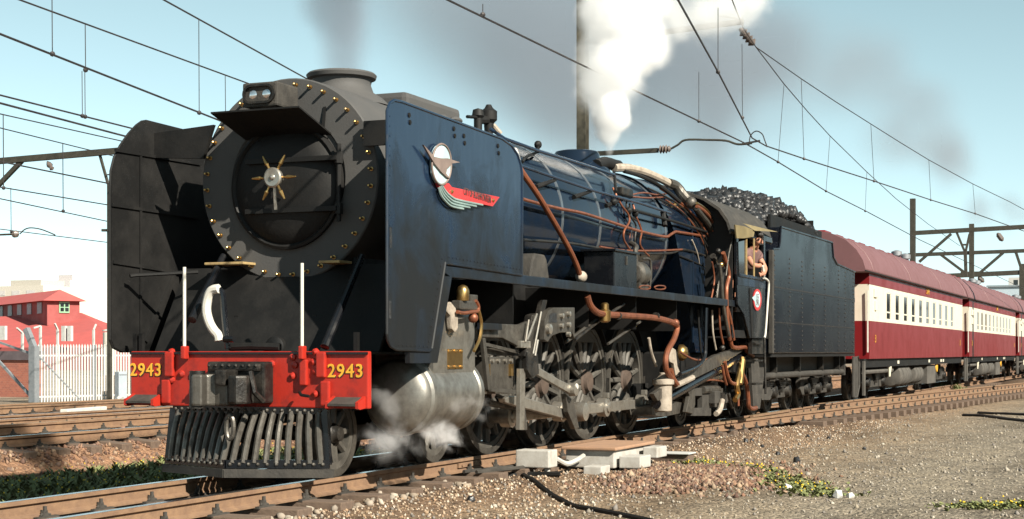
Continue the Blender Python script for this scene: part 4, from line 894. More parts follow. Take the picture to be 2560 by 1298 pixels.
# ---------------------------------------------------------------- cab
RP = [(0, 3.80), (.35, 3.775), (.66, 3.685), (1.05, 3.54), (1.30, 3.375), (1.43, 3.19), (1.485, 3.01)]
rp = [(-y, z) for y, z in reversed(RP)] + RP[1:]
rp2 = rp + [(y*.98, z-.035) for y, z in reversed(rp)]
cabm = M['black']
crf = MB().prism(rp2, 11.30, 14.00, 'x').build('cab_roof', M['frame'], L, 30)
cf = MB(); k = len(rp)
cf.prism([(y*.97, z-.04) for y, z in rp] + [(1.44, 1.4), (-1.44, 1.4)], 11.50, 11.54, 'x'); cf.build('cab_front', M['matt'], L, 0)
MB().tube([(11.49, y*.80, z-.16) for y, z in rp[1:-2]], .012, 5).build('front_trim', M['copper'], L)
for s in (-1, 1):
    sd = MB().prism([(11.55, 2.36), (13.40, 2.36), (13.36, 1.38), (12.38, 1.38), (12.0, 1.75), (11.62, 1.90)], s*1.50, s*1.47).build('cab_side', cabm, L, 0)
    bx('cab_post', 11.55, 11.66, s*1.50, s*1.46, 2.36, 3.06, cabm, sd); bx('cab_post', 13.30, 13.40, s*1.50, s*1.46, 2.36, 3.06, cabm, sd); bx('cab_header', 11.55, 13.9, s*1.495, s*1.46, 3.0, 3.08, cabm, sd)
    bx('window_sill', 11.66, 13.32, s*1.53, s*1.45, 2.33, 2.38, M['blue'], sd, .008)
    bx('sill_strip', 11.6, 13.38, s*1.508, s*1.50, 2.20, 2.33, M['blue'], sd)
    if s < 0:
        pn = poly('sliding_window', [(1846, 605), (1866, 600), (1870, 690), (1848, 692)], -1.515, .012, M['glass'], sd)
        for u in (1866, 1885): a = PY(u, 600, -1.525); MB().box((a[0]-.013, -1.535, 2.37), (a[0]+.013, -1.515, 2.98)).build('window_bar', M['wood'], sd, 0)
        poly('sun_blind', [(1838, 562), (1862, 566), (1887, 577), (1884, 592), (1860, 596), (1842, 596)], -1.56, .02, M['tan'], sd)
        MB().add([PY(1857, 558, -1.50), PY(1887, 577, -1.58), PY(1945, 580, -1.58), PY(1915, 575, -1.50)], [(0, 1, 2, 3)]).build('blind_top', M['tan'], sd, 0)
        rod('cab_stay', [(1837, 568), (1822, 635), (1815, 690)], -1.45, .012, M['dsteel'], sd, False)
        bd = MB().prism(XZ([(1893+10*cos(a), 750+27*sin(a)) for a in [2*pi*i/24 for i in range(24)]], -1.506), -1.512, -1.501).build('cab_badge', M['emb_r'], sd, 0)
        MB().prism(XZ([(1893+7*cos(a), 749+20*sin(a)) for a in [2*pi*i/24 for i in range(24)]] , -1.512), -1.516, -1.511).build('badge_centre', M['emb_w'], bd, 0)
        MB().prism(XZ([(1880, 745), (1887, 738), (1887, 755)], -1.512), -1.5155, -1.511).build('badge_point', M['emb_w'], bd, 0)
        q_ = Vector(PY(1894, 744, -1.518)); text('15F', .16, M['blacklet'], (q_.x, -1.517, q_.z), RSIDE, bd, .002, 'badge_lettering', .8); q_ = Vector(PY(1894, 758, -1.518)); text('2943', .12, M['blacklet'], (q_.x, -1.517, q_.z), RSIDE, bd, .002, 'badge_lettering', .8)
        MB().tube(smooth_path([PY(u, v, -1.56) for u, v in [(1909, 695), (1918, 700), (1922, 712), (1919, 760), (1914, 830), (1911, 845)]]), .018, 7).build('grab_rail', M['white'], sd)
        MB().tube([PY(1906, 665, -1.56), PY(1909, 690, -1.56)], .03, 7).build('grab_rail', M['white'], sd)
        poly('cab_gutter', [(1874, 720), (1879, 720), (1885, 845), (1880, 845)], -1.51, .01, M['matt'], sd)
bx('cab_floor', 11.5, 13.9, -1.44, 1.44, 1.38, 1.5, M['matt'])
bx('cab_back', 13.75, 13.80, -1.40, .2, 1.5, 3.1, M['matt'])
stp = MB()
for z in (.62, 1.0, 1.28): stp.box((12.75, -1.50, z), (13.25, -1.20, z+.03))
stp.box((12.72, -1.22, .55), (12.76, -1.18, 1.4)); stp.box((13.24, -1.22, .55), (13.28, -1.18, 1.4)); stp.build('cab_steps', M['grime'], L, 0)
poly('frame_end', [(1878, 897), (1912, 897), (1908, 960), (1900, 1022), (1884, 1022), (1880, 960)], -1.25, .05, M['frame'])
poly('cab_grid', [(1880, 848), (1912, 848), (1912, 885), (1880, 885)], -1.45, .06, M['grime'])
poly('footplate_bracket', [(1842, 780), (1866, 780), (1868, 838), (1856, 845), (1842, 838)], -1.30, .10, M['grime'], None, .01)
# fine pipework in front of the cab
for pts, R, r, m in (([(1650, 472), (1700, 505), (1742, 548), (1772, 592), (1792, 640)], 1.08, .014, 'copper'), ([(1665, 500), (1706, 530), (1740, 572), (1764, 622), (1778, 668)], 1.05, .012, 'copper'), ([(1620, 470), (1680, 500), (1722, 535), (1752, 580), (1768, 640)], 1.07, .012, 'grime'), ([(1700, 640), (1735, 655), (1770, 672), (1800, 690)], 1.06, .013, 'matt'), ([(1708, 700), (1740, 702), (1785, 712)], 1.06, .014, 'matt'), ([(1730, 600), (1745, 640), (1750, 690), (1748, 735)], 1.05, .012, 'lag')):
    bpipe('fine_pipe', pts, R, r, M[m])
for pts, y, r, m in (([(1790, 645), (1797, 690), (1792, 745)], -1.30, .018, 'dsteel'), ([(1780, 655), (1786, 700), (1778, 748)], -1.28, .014, 'copper'), ([(1830, 650), (1836, 690), (1834, 745)], -1.40, .016, 'matt'), ([(1824, 640), (1812, 668), (1806, 720)], -1.36, .014, 'matt'), ([(1798, 770), (1800, 820), (1808, 860)], -1.34, .018, 'copper'), ([(1745, 775), (1748, 830), (1752, 880)], -1.2, .018, 'matt'), ([(1780, 775), (1782, 830), (1790, 875)], -1.25, .016, 'lag'), ([(1700, 880), (1740, 900), (1790, 895)], -1.25, .016, 'copper'), ([(1760, 930), (1790, 925), (1830, 930)], -1.2, .018, 'grime'), ([(1740, 960), (1775, 950), (1815, 955)], -1.25, .014, 'copper')):
    rod('fine_pipe', pts, y, r, M[m])
for u, v in ((1803, 662), (1796, 628), (1812, 648), (1820, 800), (1806, 870)): MB().ell(PY(u, v, -1.36), .045, 8, 6).build('pipe_nut', M[random.choice(['brass', 'grime', 'copper'])], L)
# ---------------------------------------------------------------- tender
T = thing('coal_tender', 'black riveted tender with stepped tank coupled behind the locomotive cab', 'tender', (17.5, 0, 0))
TP = [(13.88, 1.13), (21.35, 1.13), (21.35, 2.86), (19.42, 2.93), (19.05, 3.05), (18.93, 3.33), (14.52, 3.315), (14.46, 3.05), (14.36, 2.93), (13.95, 2.90), (13.88, 2.86)]
tk = MB().prism(TP, -1.50, 1.50).build('tank', M['tender'], T, 0, .02)
MB().tube([(x, -1.50, z) for x, z in TP[2:]], .022, 6).build('coping', M['tender'], tk)
MB().tube([(x, 1.50, z) for x, z in TP[2:]], .022, 6).build('coping', M['tender'], tk)
rv = MB()
for z in (2.26, 1.66): rivet_row(rv, (14.0, -1.502, z), (21.2, -1.502, z), 80, .017)
for x in (14.05, 15.2, 16.2, 17.2, 18.25, 19.6, 20.3, 21.2): rivet_row(rv, (x, -1.502, 1.2), (x, -1.502, 2.8), 20, .017)
kind(rv.build('rivets', M['frame'], tk, 40), 'stuff')
st = MB()
for z in (2.26, 1.66): st.box((13.9, -1.506, z-.05), (21.33, -1.499, z+.05))
st.build('tank_strap', M['tender'], tk, 0)
bx('front_sheet', 13.86, 13.95, -1.52, -1.44, 1.13, 2.88, M['frame'], T, .012)
bx('solebar', 14.0, 21.9, -1.12, -1.04, .80, 1.08, M['frame'], T); bx('solebar', 14.0, 21.9, 1.04, 1.12, .80, 1.08, M['frame'], T); bx('floor_plate', 13.9, 21.5, -1.47, 1.47, 1.07, 1.128, M['matt'], T); bx('cross_frame', 14.2, 21.6, -.5, .5, .6, 1.05, M['matt'], T)
MB().tube([(14.0, -1.2, .74), (21.6, -1.2, .74)], .055, 10).build('train_pipe', M['frame'], T)
for x in (15.3, 17.2, 19.3, 21.0): bx('pipe_hanger', x, x+.06, -1.24, -1.1, .66, 1.1, M['grime'], T)
MB().tube([PY(1911, 845, -1.58), PY(1914, 985, -1.58)], .02, 6).build('step_rail', M['grime'], T)
MB().prism(XZ([(1895, 968), (1908, 975), (1925, 968), (1932, 980), (1925, 1000), (1905, 1000)], -1.2), -1.2, -1.15).build('axle_guard', M['frame'], T, 0)
def side_bogie(par, xs, yb=-.95, R=.40):
    for s in (-1, 1):
        fr = MB().prism([(xs[0]-.45, .42), (xs[0]-.25, .30), (xs[-1]+.25, .30), (xs[-1]+.45, .42), (xs[-1]+.45, .62), (xs[-1]+.1, .70), (xs[0]-.1, .70), (xs[0]-.45, .62)], s*abs(yb), s*(abs(yb)-.10)).build('bogie_frame', M['frame'], par, 0, .015)
        for x in xs:
            wheel('wheel', SW, x, s, .40, par, x)
            MB().lathe((x, s*(abs(yb)+.10), .42), (0, -s, 0), [(0, .05), (.02, .11), (.12, .14), (.16, .15)], 12).build('axle_box', M['grime'], fr)
        for a, c in zip(xs, xs[1:]):
            m_ = (a+c)/2; q = MB()
            for k in range(4): q.bar((m_-.36+.05*k, s*(abs(yb)+.04), .62-.035*k), (m_+.36-.05*k, s*(abs(yb)+.04), .62-.035*k), .08, .028)
            q.build('leaf_spring', M['grime'], fr, 0)
            MB().box((m_-.07, s*(abs(yb)-.02), .40), (m_+.07, s*(abs(yb)+.07), .78)).build('spring_buckle', M['grime'], fr, 0, .01)
side_bogie(T, (15.1, 16.2, 17.3)); side_bogie(T, (19.0, 20.1, 21.2))
bx('rear_beam', 21.5, 21.62, -1.25, 1.25, .66, 1.12, M['frame'], T)
fs = MB().prism([(21.65, .18), (22.0, .18), (22.25, .42), (22.25, .95), (22.12, 1.06), (21.65, 1.06)], -1.42, -1.38).build('step_plate', M['frame'], T, 0, .01)
MB().tube([(21.65, -1.43, .18), (22.0, -1.43, .18), (22.25, -1.43, .42), (22.25, -1.43, .95), (22.12, -1.43, 1.06)], .02, 5).build('plate_rim', M['frame'], fs)
bx('coal_board', 14.6, 18.9, -1.30, -1.25, 3.3, 3.55, M['matt'], T); bx('coal_board', 18.55, 18.60, -1.2, 1.2, 3.3, 3.75, M['matt'], T)
# ---------------------------------------------------------------- coal heap
def coal_top(x, y):
    t = (x-14.2)/5.6; h = 3.20 + (.92*sin(pi*min(1, max(0, t+.16)*.86))**.6 if -.16 < t < 1 else 0)
    return h - .42*(abs(y)/1.25)**2.2
hb = MB(); NX, NY = 34, 16
for j in range(NY+1):
    for i in range(NX+1):
        x = 13.98+5.3*i/NX; y = -1.22+2.44*j/NY; hb.v.append((x, y, coal_top(x, y) - .10 + .06*mn.noise((x*2, y*2, 0))))
hb.f = [(j*(NX+1)+i, j*(NX+1)+i+1, (j+1)*(NX+1)+i+1, (j+1)*(NX+1)+i) for j in range(NY) for i in range(NX)]
ch = hb.build('coal_heap', M['coal'], None, 0); tag(ch, 'heap of black lump coal piled high in the tender', 'coal', None, 'stuff')
P = []; S = []
for i in range(3200):
    x = random.uniform(13.98, 19.3); y = random.uniform(-1.24, 1.15); s_ = .045 + .07*random.random()**1.5
    P.append((x, y, coal_top(x, y) - .05 + .05*random.random())); S.append(s_)
stones('coal_lumps', P, S, None, None, None, 'i', ch, M['coal'], .35)
MB().tube([PY(1985, 562, -.9), PY(2030, 577, -.9)], .03, 6).build('fire_iron', M['white'], T)
# ---------------------------------------------------------------- carriages
def ctext(body, size, x, z, par):
    return text(body, size, M['yellow'], (x, -1.405, z), RSIDE, par, .003, 'lettering', 1)
def carriage(nwin=10, LN=18.0, full=True):
    c = thing('passenger_carriage', 'first maroon and cream passenger carriage coupled directly behind the tender', 'carriage', (0, 0, 0), 'maroon and cream carriages of the train')
    def b(name, x0, x1, y0, y1, z0, z1, m, par=None, bev=0): return bx(name, x0, x1, y0, y1, z0, z1, m, par or c, bev)
    for z0, z1, m, nm in ((1.0, 1.865, 'maroon', 'lower_side'), (1.867, 2.70, 'cream', 'window_band'), (2.702, 2.99, 'maroon', 'upper_side')):
        if nm == 'window_band': continue
        b(nm, 0, LN, -1.39, 1.39, z0, z1, M[m])
    # window band built as panels with real openings
    ws = 2.0; pitch = (LN-2*ws)/nwin; ww = .62
    wb = MB(); b('far_side', 0, LN, 1.35, 1.39, 1.867, 2.70, M['cream'])
    b('carriage_end', 0, .04, -1.35, 1.35, 1.867, 2.70, M['cream']); b('carriage_end', LN-.04, LN, -1.35, 1.35, 1.867, 2.70, M['cream'])
    edges = [0] + sum([[ws+pitch*(i+.5)-ww/2, ws+pitch*(i+.5)+ww/2] for i in range(nwin)], []) + [LN]
    for i in range(0, len(edges), 2): b('side_panel', edges[i], edges[i+1], -1.39, -1.35, 1.867, 2.70, M['cream'])
    for i in range(nwin):
        x0, x1 = edges[2*i+1], edges[2*i+2]
        b('side_panel', x0, x1, -1.389, -1.351, 1.867, 1.96, M['cream']); b('side_panel', x0, x1, -1.389, -1.351, 2.60, 2.70, M['cream'])
        w = b('window', x0, x1, -1.375, -1.368, 1.96, 2.60, M['glass'])
        f = MB()
        f.box((x0, -1.386, 2.10), (x1, -1.366, 2.135)); f.box((x0, -1.386, 1.96), (x0+.03, -1.366, 2.60)); f.box((x1-.03, -1.386, 1.96), (x1, -1.366, 2.60)); f.box((x0, -1.386, 2.57), (x1, -1.366, 2.60)); f.build('window_frame', M['cream'], w, 0)
    b('partition', .05, LN-.05, -.05, .0, 1.0, 2.9, M['matt'])
    # roof
    rpts = [(-1.44, 2.95), (-1.455, 3.01), (-1.40, 3.20), (-1.26, 3.43), (-1.02, 3.66), (-.66, 3.83), (-.3, 3.91), (0, 3.93)]
    rpts = rpts + [(-y, z) for y, z in reversed(rpts[:-1])]
    rf = MB().prism(rpts, -.85, LN+.75, 'x').build('roof', M['mroof'], c, 28)
    for x in (LN*.33, LN*.67, LN+.2, .1): 
        MB().tube([(x, y*1.002, z+.003) for y, z in rpts[1:-1]], .012, 4).build('roof_seam', M['mroof'], rf)
    MB().tube([(-.85, -1.455, 2.965), (LN+.75, -1.455, 2.965)], .018, 5).build('gutter', M['matt'], rf)
    for i in range(11):
        x = 1.2 + i*(LN-2.2)/10
        v = MB().prism([(x-.42, 3.90), (x+.42, 3.90), (x+.36, 4.03), (x-.36, 4.03)], -.22, .08).build('roof_ventilator', M['maroon'], rf, 0, .02)
    for x in (11.0, 12.6):
        MB().lathe((x, -.25, 3.86), (0, 0, 1), [(0, .10), (.12, .10), (.14, .16), (.26, .16), (.30, .06), (.31, 0)], 12).build('roof_cowl', M['galv'], rf)
    b('name_board', -.02, LN+.02, -1.396, -1.389, 2.70, 2.72, M['maroon'])
    if full: ctext('S A R', .24, 9.2, 2.85, c)
    ctext('3', .26, .75, 1.45, c); ctext('3', .26, LN-.7, 1.45, c)
    for x, w in ((.55, .42), (.68, .22)): b('lamp_bracket', x, x+w*.9, -1.43, -1.39, 2.42-.3*(w < .3), 2.62-.28*(w < .3), M['cream'], None, .01)
    for x in (-.02, LN+.02):
        MB().tube([(x-.02, -1.36, 1.15), (x-.03, -1.36, 2.55)], .018, 5).build('end_hand_rail', M['white'] if x < 0 else M['matt'], c)
    b('vestibule', -.35, -.002, -1.05, 1.05, 1.0, 2.9, M['maroon']); b('vestibule', LN+.002, LN+.35, -1.05, 1.05, 1.0, 2.9, M['maroon'])
    b('solebar', -.3, LN+.3, -1.32, -1.24, .80, .998, M['matt']); b('solebar', -.3, LN+.3, 1.24, 1.32, .80, .998, M['matt'])
    for x in (-.75, LN+.62): 
        b('step_plate', x, x+.12, -1.42, -1.36, .18, .95, M['underfr'], None, .01)
    # bogies
    for xb in (2.9, LN-2.9):
        side_bogie(c, (xb-1.1, xb+1.1), -1.0, .40)
    for xc, ln, r in ((6.0, 1.9, .30), (8.6, 1.5, .27)):
        t_ = MB().lathe((xc-ln/2, -1.02, .55), (1, 0, 0), [(0, r*.3), (.05, r*.9), (.12, r), (ln-.12, r), (ln-.05, r*.9), (ln, r*.3)], 16).build('vacuum_cylinder', M['underfr'], c, 35)
        for q in (-.45, .1, .55): MB().lathe((xc+q*ln*.7, -1.02, .55), (1, 0, 0), [(0, r+.008), (.05, r+.008)], 16).build('tank_strap', M['underfr'], t_)
    b('battery_box', 10.2, 11.9, -1.25, -.75, .24, .78, M['underfr'], None, .015)
    MB().lathe((12.0, -1.28, .72), (0, 1, 0), [(0, 0), (0, .16), (.02, .17), (.04, .17)], 14).build('yellow_disc', M['yellow'], c)
    for x in (4.4, 9.9, 12.4, 12.9): b('data_plate', x, x+.28, -1.325, -1.32, .86, .94, M['cream'])
    MB().tube([(.3, -1.2, .70), (4.2, -1.2, .70)], .06, 8).build('steam_heat_pipe', M['underfr'], c)
    MB().tube([(3.4, -1.28, .80), (3.4, -1.28, .55)], [.06, .03], 8).build('retention_hopper', M['cream'], c)
    return c
C1 = carriage(10, 17.2)
C1.location = (23.7, 0, 0)
copy_tree(C1, (23.7+19.1, 0, 0), 'second maroon and cream carriage, with a mast shadow across its end')
copy_tree(C1, (23.7+38.2, 0, 0), 'third maroon and cream carriage, behind the one with the mast shadow')
copy_tree(C1, (23.7+57.3, 0, 0), 'last visible maroon carriage at the tail of the train')
bpy.context.view_layer.update()
# ---------------------------------------------------------------- the man at the cab window
pe = thing('person', 'dark haired man in a mauve shirt leaning out of the cab window', 'person', (12.9, -1.2, 1.5))
def skin(name, V, E, R, m, par, root=0, lev=2):
    me = bpy.data.meshes.new(name); me.from_pydata([tuple(p) for p in V], E, [])
    o = put(name, me, par); me.materials.append(m)
    md = o.modifiers.new('skin', 'SKIN'); md.use_smooth_shade = True
    for i, r in enumerate(R): me.skin_vertices[0].data[i].radius = r if isinstance(r, tuple) else (r, r); me.skin_vertices[0].data[i].use_root = (i == root)
    s_ = o.modifiers.new('sub', 'SUBSURF'); s_.levels = lev; s_.render_levels = lev
    return o
hd = Vector(PY(1897, 608, -1.50))
X0 = hd.x
V = [(X0+.16, -1.05, 1.50+.95), (X0+.12, -1.14, 2.42), (X0+.09, -1.26, 2.62), (X0+.05, -1.36, 2.78), (X0+.01, -1.43, 2.86), (X0-.02, -1.47, 2.94), (X0-.03, -1.49, hd.z+.02), (X0-.03, -1.485, hd.z+.10),
     (X0+.22, -1.42, 2.76), (X0+.18, -1.56, 2.52), (X0+.02, -1.57, 2.425), (X0-.14, -1.57, 2.42),
     (X0-.15, -1.32, 2.75), (X0-.25, -1.46, 2.56), (X0-.14, -1.54, 2.55), (X0-.08, -1.56, 2.58),
     (X0+.22, -1.0, 1.95), (X0+.24, -.95, 1.52)]
E_ = [(0, 1), (1, 2), (2, 3), (3, 4), (4, 5), (5, 6), (6, 7), (3, 8), (8, 9), (9, 10), (10, 11), (3, 12), (12, 13), (13, 14), (14, 15), (0, 16), (16, 17)]
R_ = [(.15, .11), (.15, .11), (.155, .11), (.15, .10), .06, .055, (.078, .095), (.07, .085), .062, .05, .04, .032, .062, .05, .04, .034, .09, .06]
body = skin('body', V, E_, R_, M['skin'], pe, 1)
skin('shirt', [V[0], V[1], V[2], V[3], (X0+.02, -1.415, 2.835), V[8], (X0+.205, -1.48, 2.65), V[12], (X0-.20, -1.39, 2.65)], [(0, 1), (1, 2), (2, 3), (3, 4), (3, 5), (5, 6), (3, 7), (7, 8)], [(.20, .16), (.20, .16), (.205, .165), (.20, .15), .085, .095, .09, .095, .09], M['shirt'], body, 1)
hr = MB()
for i in range(150):
    a = random.uniform(0, 2*pi); e = random.uniform(-.25, 1.35)
    d = Vector((cos(a)*cos(e), sin(a)*cos(e), sin(e)))
    if (d.x*-.55+d.y*-.83) > .25 and d.z < .62: continue
    hr.ell(Vector((X0-.02, -1.475, hd.z+.05)) + Vector((d.x*.10, d.y*.105, d.z*.125)), .033, 6, 4)
hr.build('hair', M['hair'], body, 60)
def turn(q):
    c_, s_ = cos(radians(-33)), sin(radians(-33)); ox, oy = X0-.03, -1.487
    q.v = [(ox+(x-ox)*c_-(y-oy)*s_, oy+(x-ox)*s_+(y-oy)*c_, z) for x, y, z in q.v]; return q
fc = MB(); fy = -1.575
fc.box((X0-.075, fy-.012, hd.z-.035), (X0+.01, fy+.02, hd.z-.015)); turn(fc).build('moustache', M['hair'], body, 0, .006)
for dx in (-.065, .01):
    turn(MB().ell((X0+dx, fy+.012, hd.z+.048), (.014, .012, .008), 8, 5)).build('eye', M['hair'], body, 40); turn(MB().box((X0+dx-.02, fy-.004, hd.z+.065), (X0+dx+.02, fy+.02, hd.z+.073))).build('eyebrow', M['hair'], body, 0)
turn(MB().prism([(X0-.03-.014, hd.z-.012), (X0-.03+.014, hd.z-.012), (X0-.03, hd.z+.05)], fy-.03, fy+.03)).build('nose', M['skin'], body, 50)
for dx in (-.125, .065): turn(MB().ell((X0+dx, -1.47, hd.z+.02), (.012, .022, .034), 8, 5)).build('ear', M['skin'], body, 50)
for hx, hy, hz, dx, dz, nm in ((X0-.14, -1.57, 2.42, -1, -.15, 'hand'), (X0-.08, -1.56, 2.58, .6, .7, 'hand')):
    V2 = [(hx, hy, hz), (hx+dx*.05, hy-.005, hz+dz*.03)]; E2 = [(0, 1)]; R2 = [(.03, .022), (.032, .02)]
    for k in range(4):
        b0 = len(V2); o_ = (k-1.5)*.017
        V2 += [(hx+dx*(.075), hy+o_*.5, hz+o_+dz*.04), (hx+dx*(.10-.004*abs(k-1)), hy+o_*.5-.008, hz+o_+dz*.05-.012)]; E2 += [(1, b0), (b0, b0+1)]; R2 += [.0095, .008]
    b0 = len(V2); V2 += [(hx+dx*.04, hy-.02, hz+.035), (hx+dx*.065, hy-.025, hz+.05)]; E2 += [(0, b0), (b0, b0+1)]; R2 += [.011, .009]
    skin(nm, V2, E2, R2, M['skin'], body, 0, 1)
# ---------------------------------------------------------------- overhead line
def wire_thing(name, label, group, pts, r, m='wire', cat='wire'):
    o = MB().tube(pts, r, 5).build(name, M[m], None); return tag(o, label, cat, group)
def sagged(p, q, sag, n=10):
    p = Vector(p); q = Vector(q); return [p.lerp(q, i/n) - Vector((0, 0, sag*4*(i/n)*(1-i/n))) for i in range(n+1)]
ZC = 5.3
CW = [PZ(u, v, ZC) for u, v in [(1120, 0), (1505, 187), (1860, 357), (1945, 405), (2065, 478), (2165, 528), (2300, 600)]]
d0 = Vector(CW[0])-Vector(CW[1])
CW = [tuple(Vector(CW[0]) + d0*2.2)] + CW + [(90, 1.0, 5.25), (160, .4, 5.2)]
wA = wire_thing('contact_wire', 'contact wire running straight above the locomotive and through the white steam', 'overhead wires of the train track', CW, .014)
B1 = [PZ(u, v, ZC) for u, v in [(1695, 0), (1795, 180), (1880, 345)]]
B2 = [PZ(u, v, ZC) for u, v in [(1915, 365), (2010, 397), (2185, 453), (2327, 500), (2440, 535), (2560, 578)]]
d0 = Vector(B1[0])-Vector(B1[1]); d1 = (Vector(B2[-1])-Vector(B2[-2])).normalized()
wB = wire_thing('contact_wire', 'contact wire crossing above the tender towards the diverging track', 'overhead wires of the train track', [tuple(Vector(B1[0])+d0*2)] + B1 + B2 + [tuple(Vector(B2[-1])+d1*90)], .014)
def on_line(uv, ln):                         # over the vertical plane of a wire: the same plan line, height from the picture
    out = []
    for u, v in uv:
        d = ray(u, v); best = None
        for a, b2 in zip(ln, ln[1:]):
            ex, ey = b2[0]-a[0], b2[1]-a[1]; den = d[0]*ey-d[1]*ex
            if abs(den) < 1e-9: continue
            t = ((a[0]-CX)*ey-(a[1]-CY)*ex)/den; w = ((CX+t*d[0]-a[0])*ex+(CY+t*d[1]-a[1])*ey)/(ex*ex+ey*ey)
            if t > 0 and -.02 <= w <= 1.02: best = (CX+t*d[0], CY+t*d[1], CZ+t*d[2]); break
        if best: out.append(best)
    return out
EXT_A = CW; EXT_B = [tuple(Vector(B1[0])+d0*2)] + B1 + B2 + [tuple(Vector(B2[-1])+d1*90)]
MC = on_line([(1960, 210), (2020, 280), (2075, 340), (2167, 430), (2240, 497), (2320, 560), (2400, 615)], EXT_A)
MS = PY(1862, 92, -.25)
MD = on_line([(2003, 197), (2090, 255), (2177, 310), (2250, 356), (2322, 400), (2432, 460), (2525, 505), (2560, 524)], EXT_B)
top0 = (MC[0][0]-2.3, -.1, MC[0][2]+.25)
wC = wire_thing('messenger_wire', 'messenger wire sloping down above the tender to the far portals', 'overhead wires of the train track', [PY(1822, -20, -.9), PY(1858, 70, -.4), PY(1890, 118, -.15)] + MC, .011)
wD = wire_thing('messenger_wire', 'messenger wire sloping across the open sky towards the right hand portals', 'overhead wires of the train track', [PY(1890, 118, -.15)] + MD, .011)
for i, (a, b2, la) in enumerate([((1207, 10), (1207, 37), 'A'), ((1747, 180), (1747, 303), 'A'), ((1960, 210), (1945, 405), 'A'), ((2075, 340), (2065, 478), 'A'), ((2167, 430), (2163, 528), 'A'), ((2003, 197), (2010, 397), 'B'), ((2177, 310), (2185, 453), 'B'), ((2322, 400), (2327, 500), 'B'), ((2432, 460), (2438, 534), 'B'), ((1795, 20), (1795, 180), 'B'), ((1855, 110), (1856, 294), 'B')]):
    lab_ = 'dropper wire hanging ' + ['above the near deflector', 'just behind the white steam plume', 'down to the contact wire over the cab roof', 'down to the contact wire over the coal heap', 'down to the contact wire over the tender rear', 'from the outer messenger wire over the tender, the longest there', 'from the outer messenger wire over the first carriage', 'from the outer messenger wire above the nearest portal mast', 'from the outer messenger wire above the second portal mast', 'through the edge of the white steam plume', 'beside the hanging insulator'][i]
    P = on_line([a], EXT_A if la == 'A' else EXT_B) + on_line([b2], EXT_A if la == 'A' else EXT_B)
    if len(P) == 2:
        o = wire_thing('dropper', lab_, 'wire droppers above the train', P, .006); MB().ell(P[1], .035, 6, 4).build('dropper_clip', M['wire'], o)
# mast beside the train with its registration arm
mx, my = 18.45, 3.6
ms = thing('catenary_mast', 'tall steel catenary mast rising behind the boiler beside the white steam', 'mast', (mx, my, -.2))
q = MB(); q.box((mx-.085, my-.006, -.2), (mx+.085, my+.006, 11)); q.build('web', M['matt'], ms, 0)  # black web stands in for shade in the recess between the flanges
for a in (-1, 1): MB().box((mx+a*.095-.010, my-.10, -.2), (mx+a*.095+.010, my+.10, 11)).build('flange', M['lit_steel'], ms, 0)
for z in (7.0, 7.6): bx('mast_clamp', mx-.15, mx+.15, my-.12, my-.105, z, z+.05, M['mast'], ms)
e0 = PX(1482, 385, mx); e1 = PX(1645, 376, mx); 
MB().bar((mx, my, e0[2]), e1, .09, .09).build('registration_arm', M['mast'], ms)
ins = MB().lathe(PX(1648, 374, mx), (0, -1, 0), [(0, .04), (.03, .09), (.06, .045), (.09, .09), (.12, .045), (.15, .09), (.18, .045), (.21, .07), (.25, .03)], 12).build('insulator', M['insul'], ms, 40)
MB().tube(smooth_path([PX(u, v, mx) for u, v in [(1678, 372), (1695, 362), (1715, 350), (1770, 350), (1815, 352), (1845, 361), (1880, 358)]]), .022, 6).build('steady_arm', M['mast'], ms)
MB().tube([PX(u, v, mx) for u, v in [(1855, 360), (1900, 352)]], .02, 6).build('cross_contact_bar', M['wire'], ms)
MB().tube(smooth_path([PX(u, v, mx) for u, v in [(1873, 362), (1876, 340), (1890, 328), (1905, 335), (1912, 352), (1918, 368)]]), .012, 5).build('jumper_loop', M['wire'], ms)
ta = PX(1765, 63, mx); tb = PX(1858, 54, mx)
MB().bar((mx, my, ta[2]-.15), tb, .10, .10).build('cantilever', M['mast'], ms)
MB().tube([PX(1795, 40, mx), PX(1840, 46, mx), PX(1858, 60, mx)], .018, 5).build('cantilever_tie', M['mast'], ms)
a = Vector(PX(1850, 72, mx)); b2 = Vector(PX(1885, 112, mx)); dd = b2-a
MB().lathe(a, dd, [(0, .04)] + [(dd.length*(.15+.1*i), .10 if i % 2 else .05) for i in range(8)] + [(dd.length, .03)], 12).build('insulator', M['insul'], ms, 40)
# far portals on the right
def hmast(name, label, u, vt, y, x=None, w=.28, group=None, zb=-.3):
    p = PY(u, vt, y); o = thing(name, label, 'mast', (p[0], y, zb), group)
    q = MB(); q.box((p[0]-w/2, y-w/2, zb), (p[0]+w/2, y+w/2, p[2])); q.build('column', M['mast'], o, 0)
    return o, p
portal = thing('catenary_portal', 'dark steel catenary portal spanning the tracks beyond the first carriages', 'portal', PY(2282, 640, 3.4))
x1 = PY(2282, 497, 3.4)[0]
def pbar(par, nm, a, b2, w, h, x): MB().bar(PX(*a, x), PX(*b2, x), w, h).build(nm, M['mast'], par, 0)
MB().box((x1-.12, 3.4-.12, -.3), (x1+.12, 3.4+.12, PY(2282, 497, 3.4)[2])).build('column', M['mast'], portal, 0)
MB().bar(PX(2284, 583, x1), PX(2640, 563, x1), .14, .2).build('cross_beam', M['mast'], portal, 0)
e_ = PX(2640, 563, x1); MB().box((x1-.17, e_[1]-.17, -.3), (x1+.17, e_[1]+.17, e_[2]+1.4)).build('column', M['mast'], portal, 0)
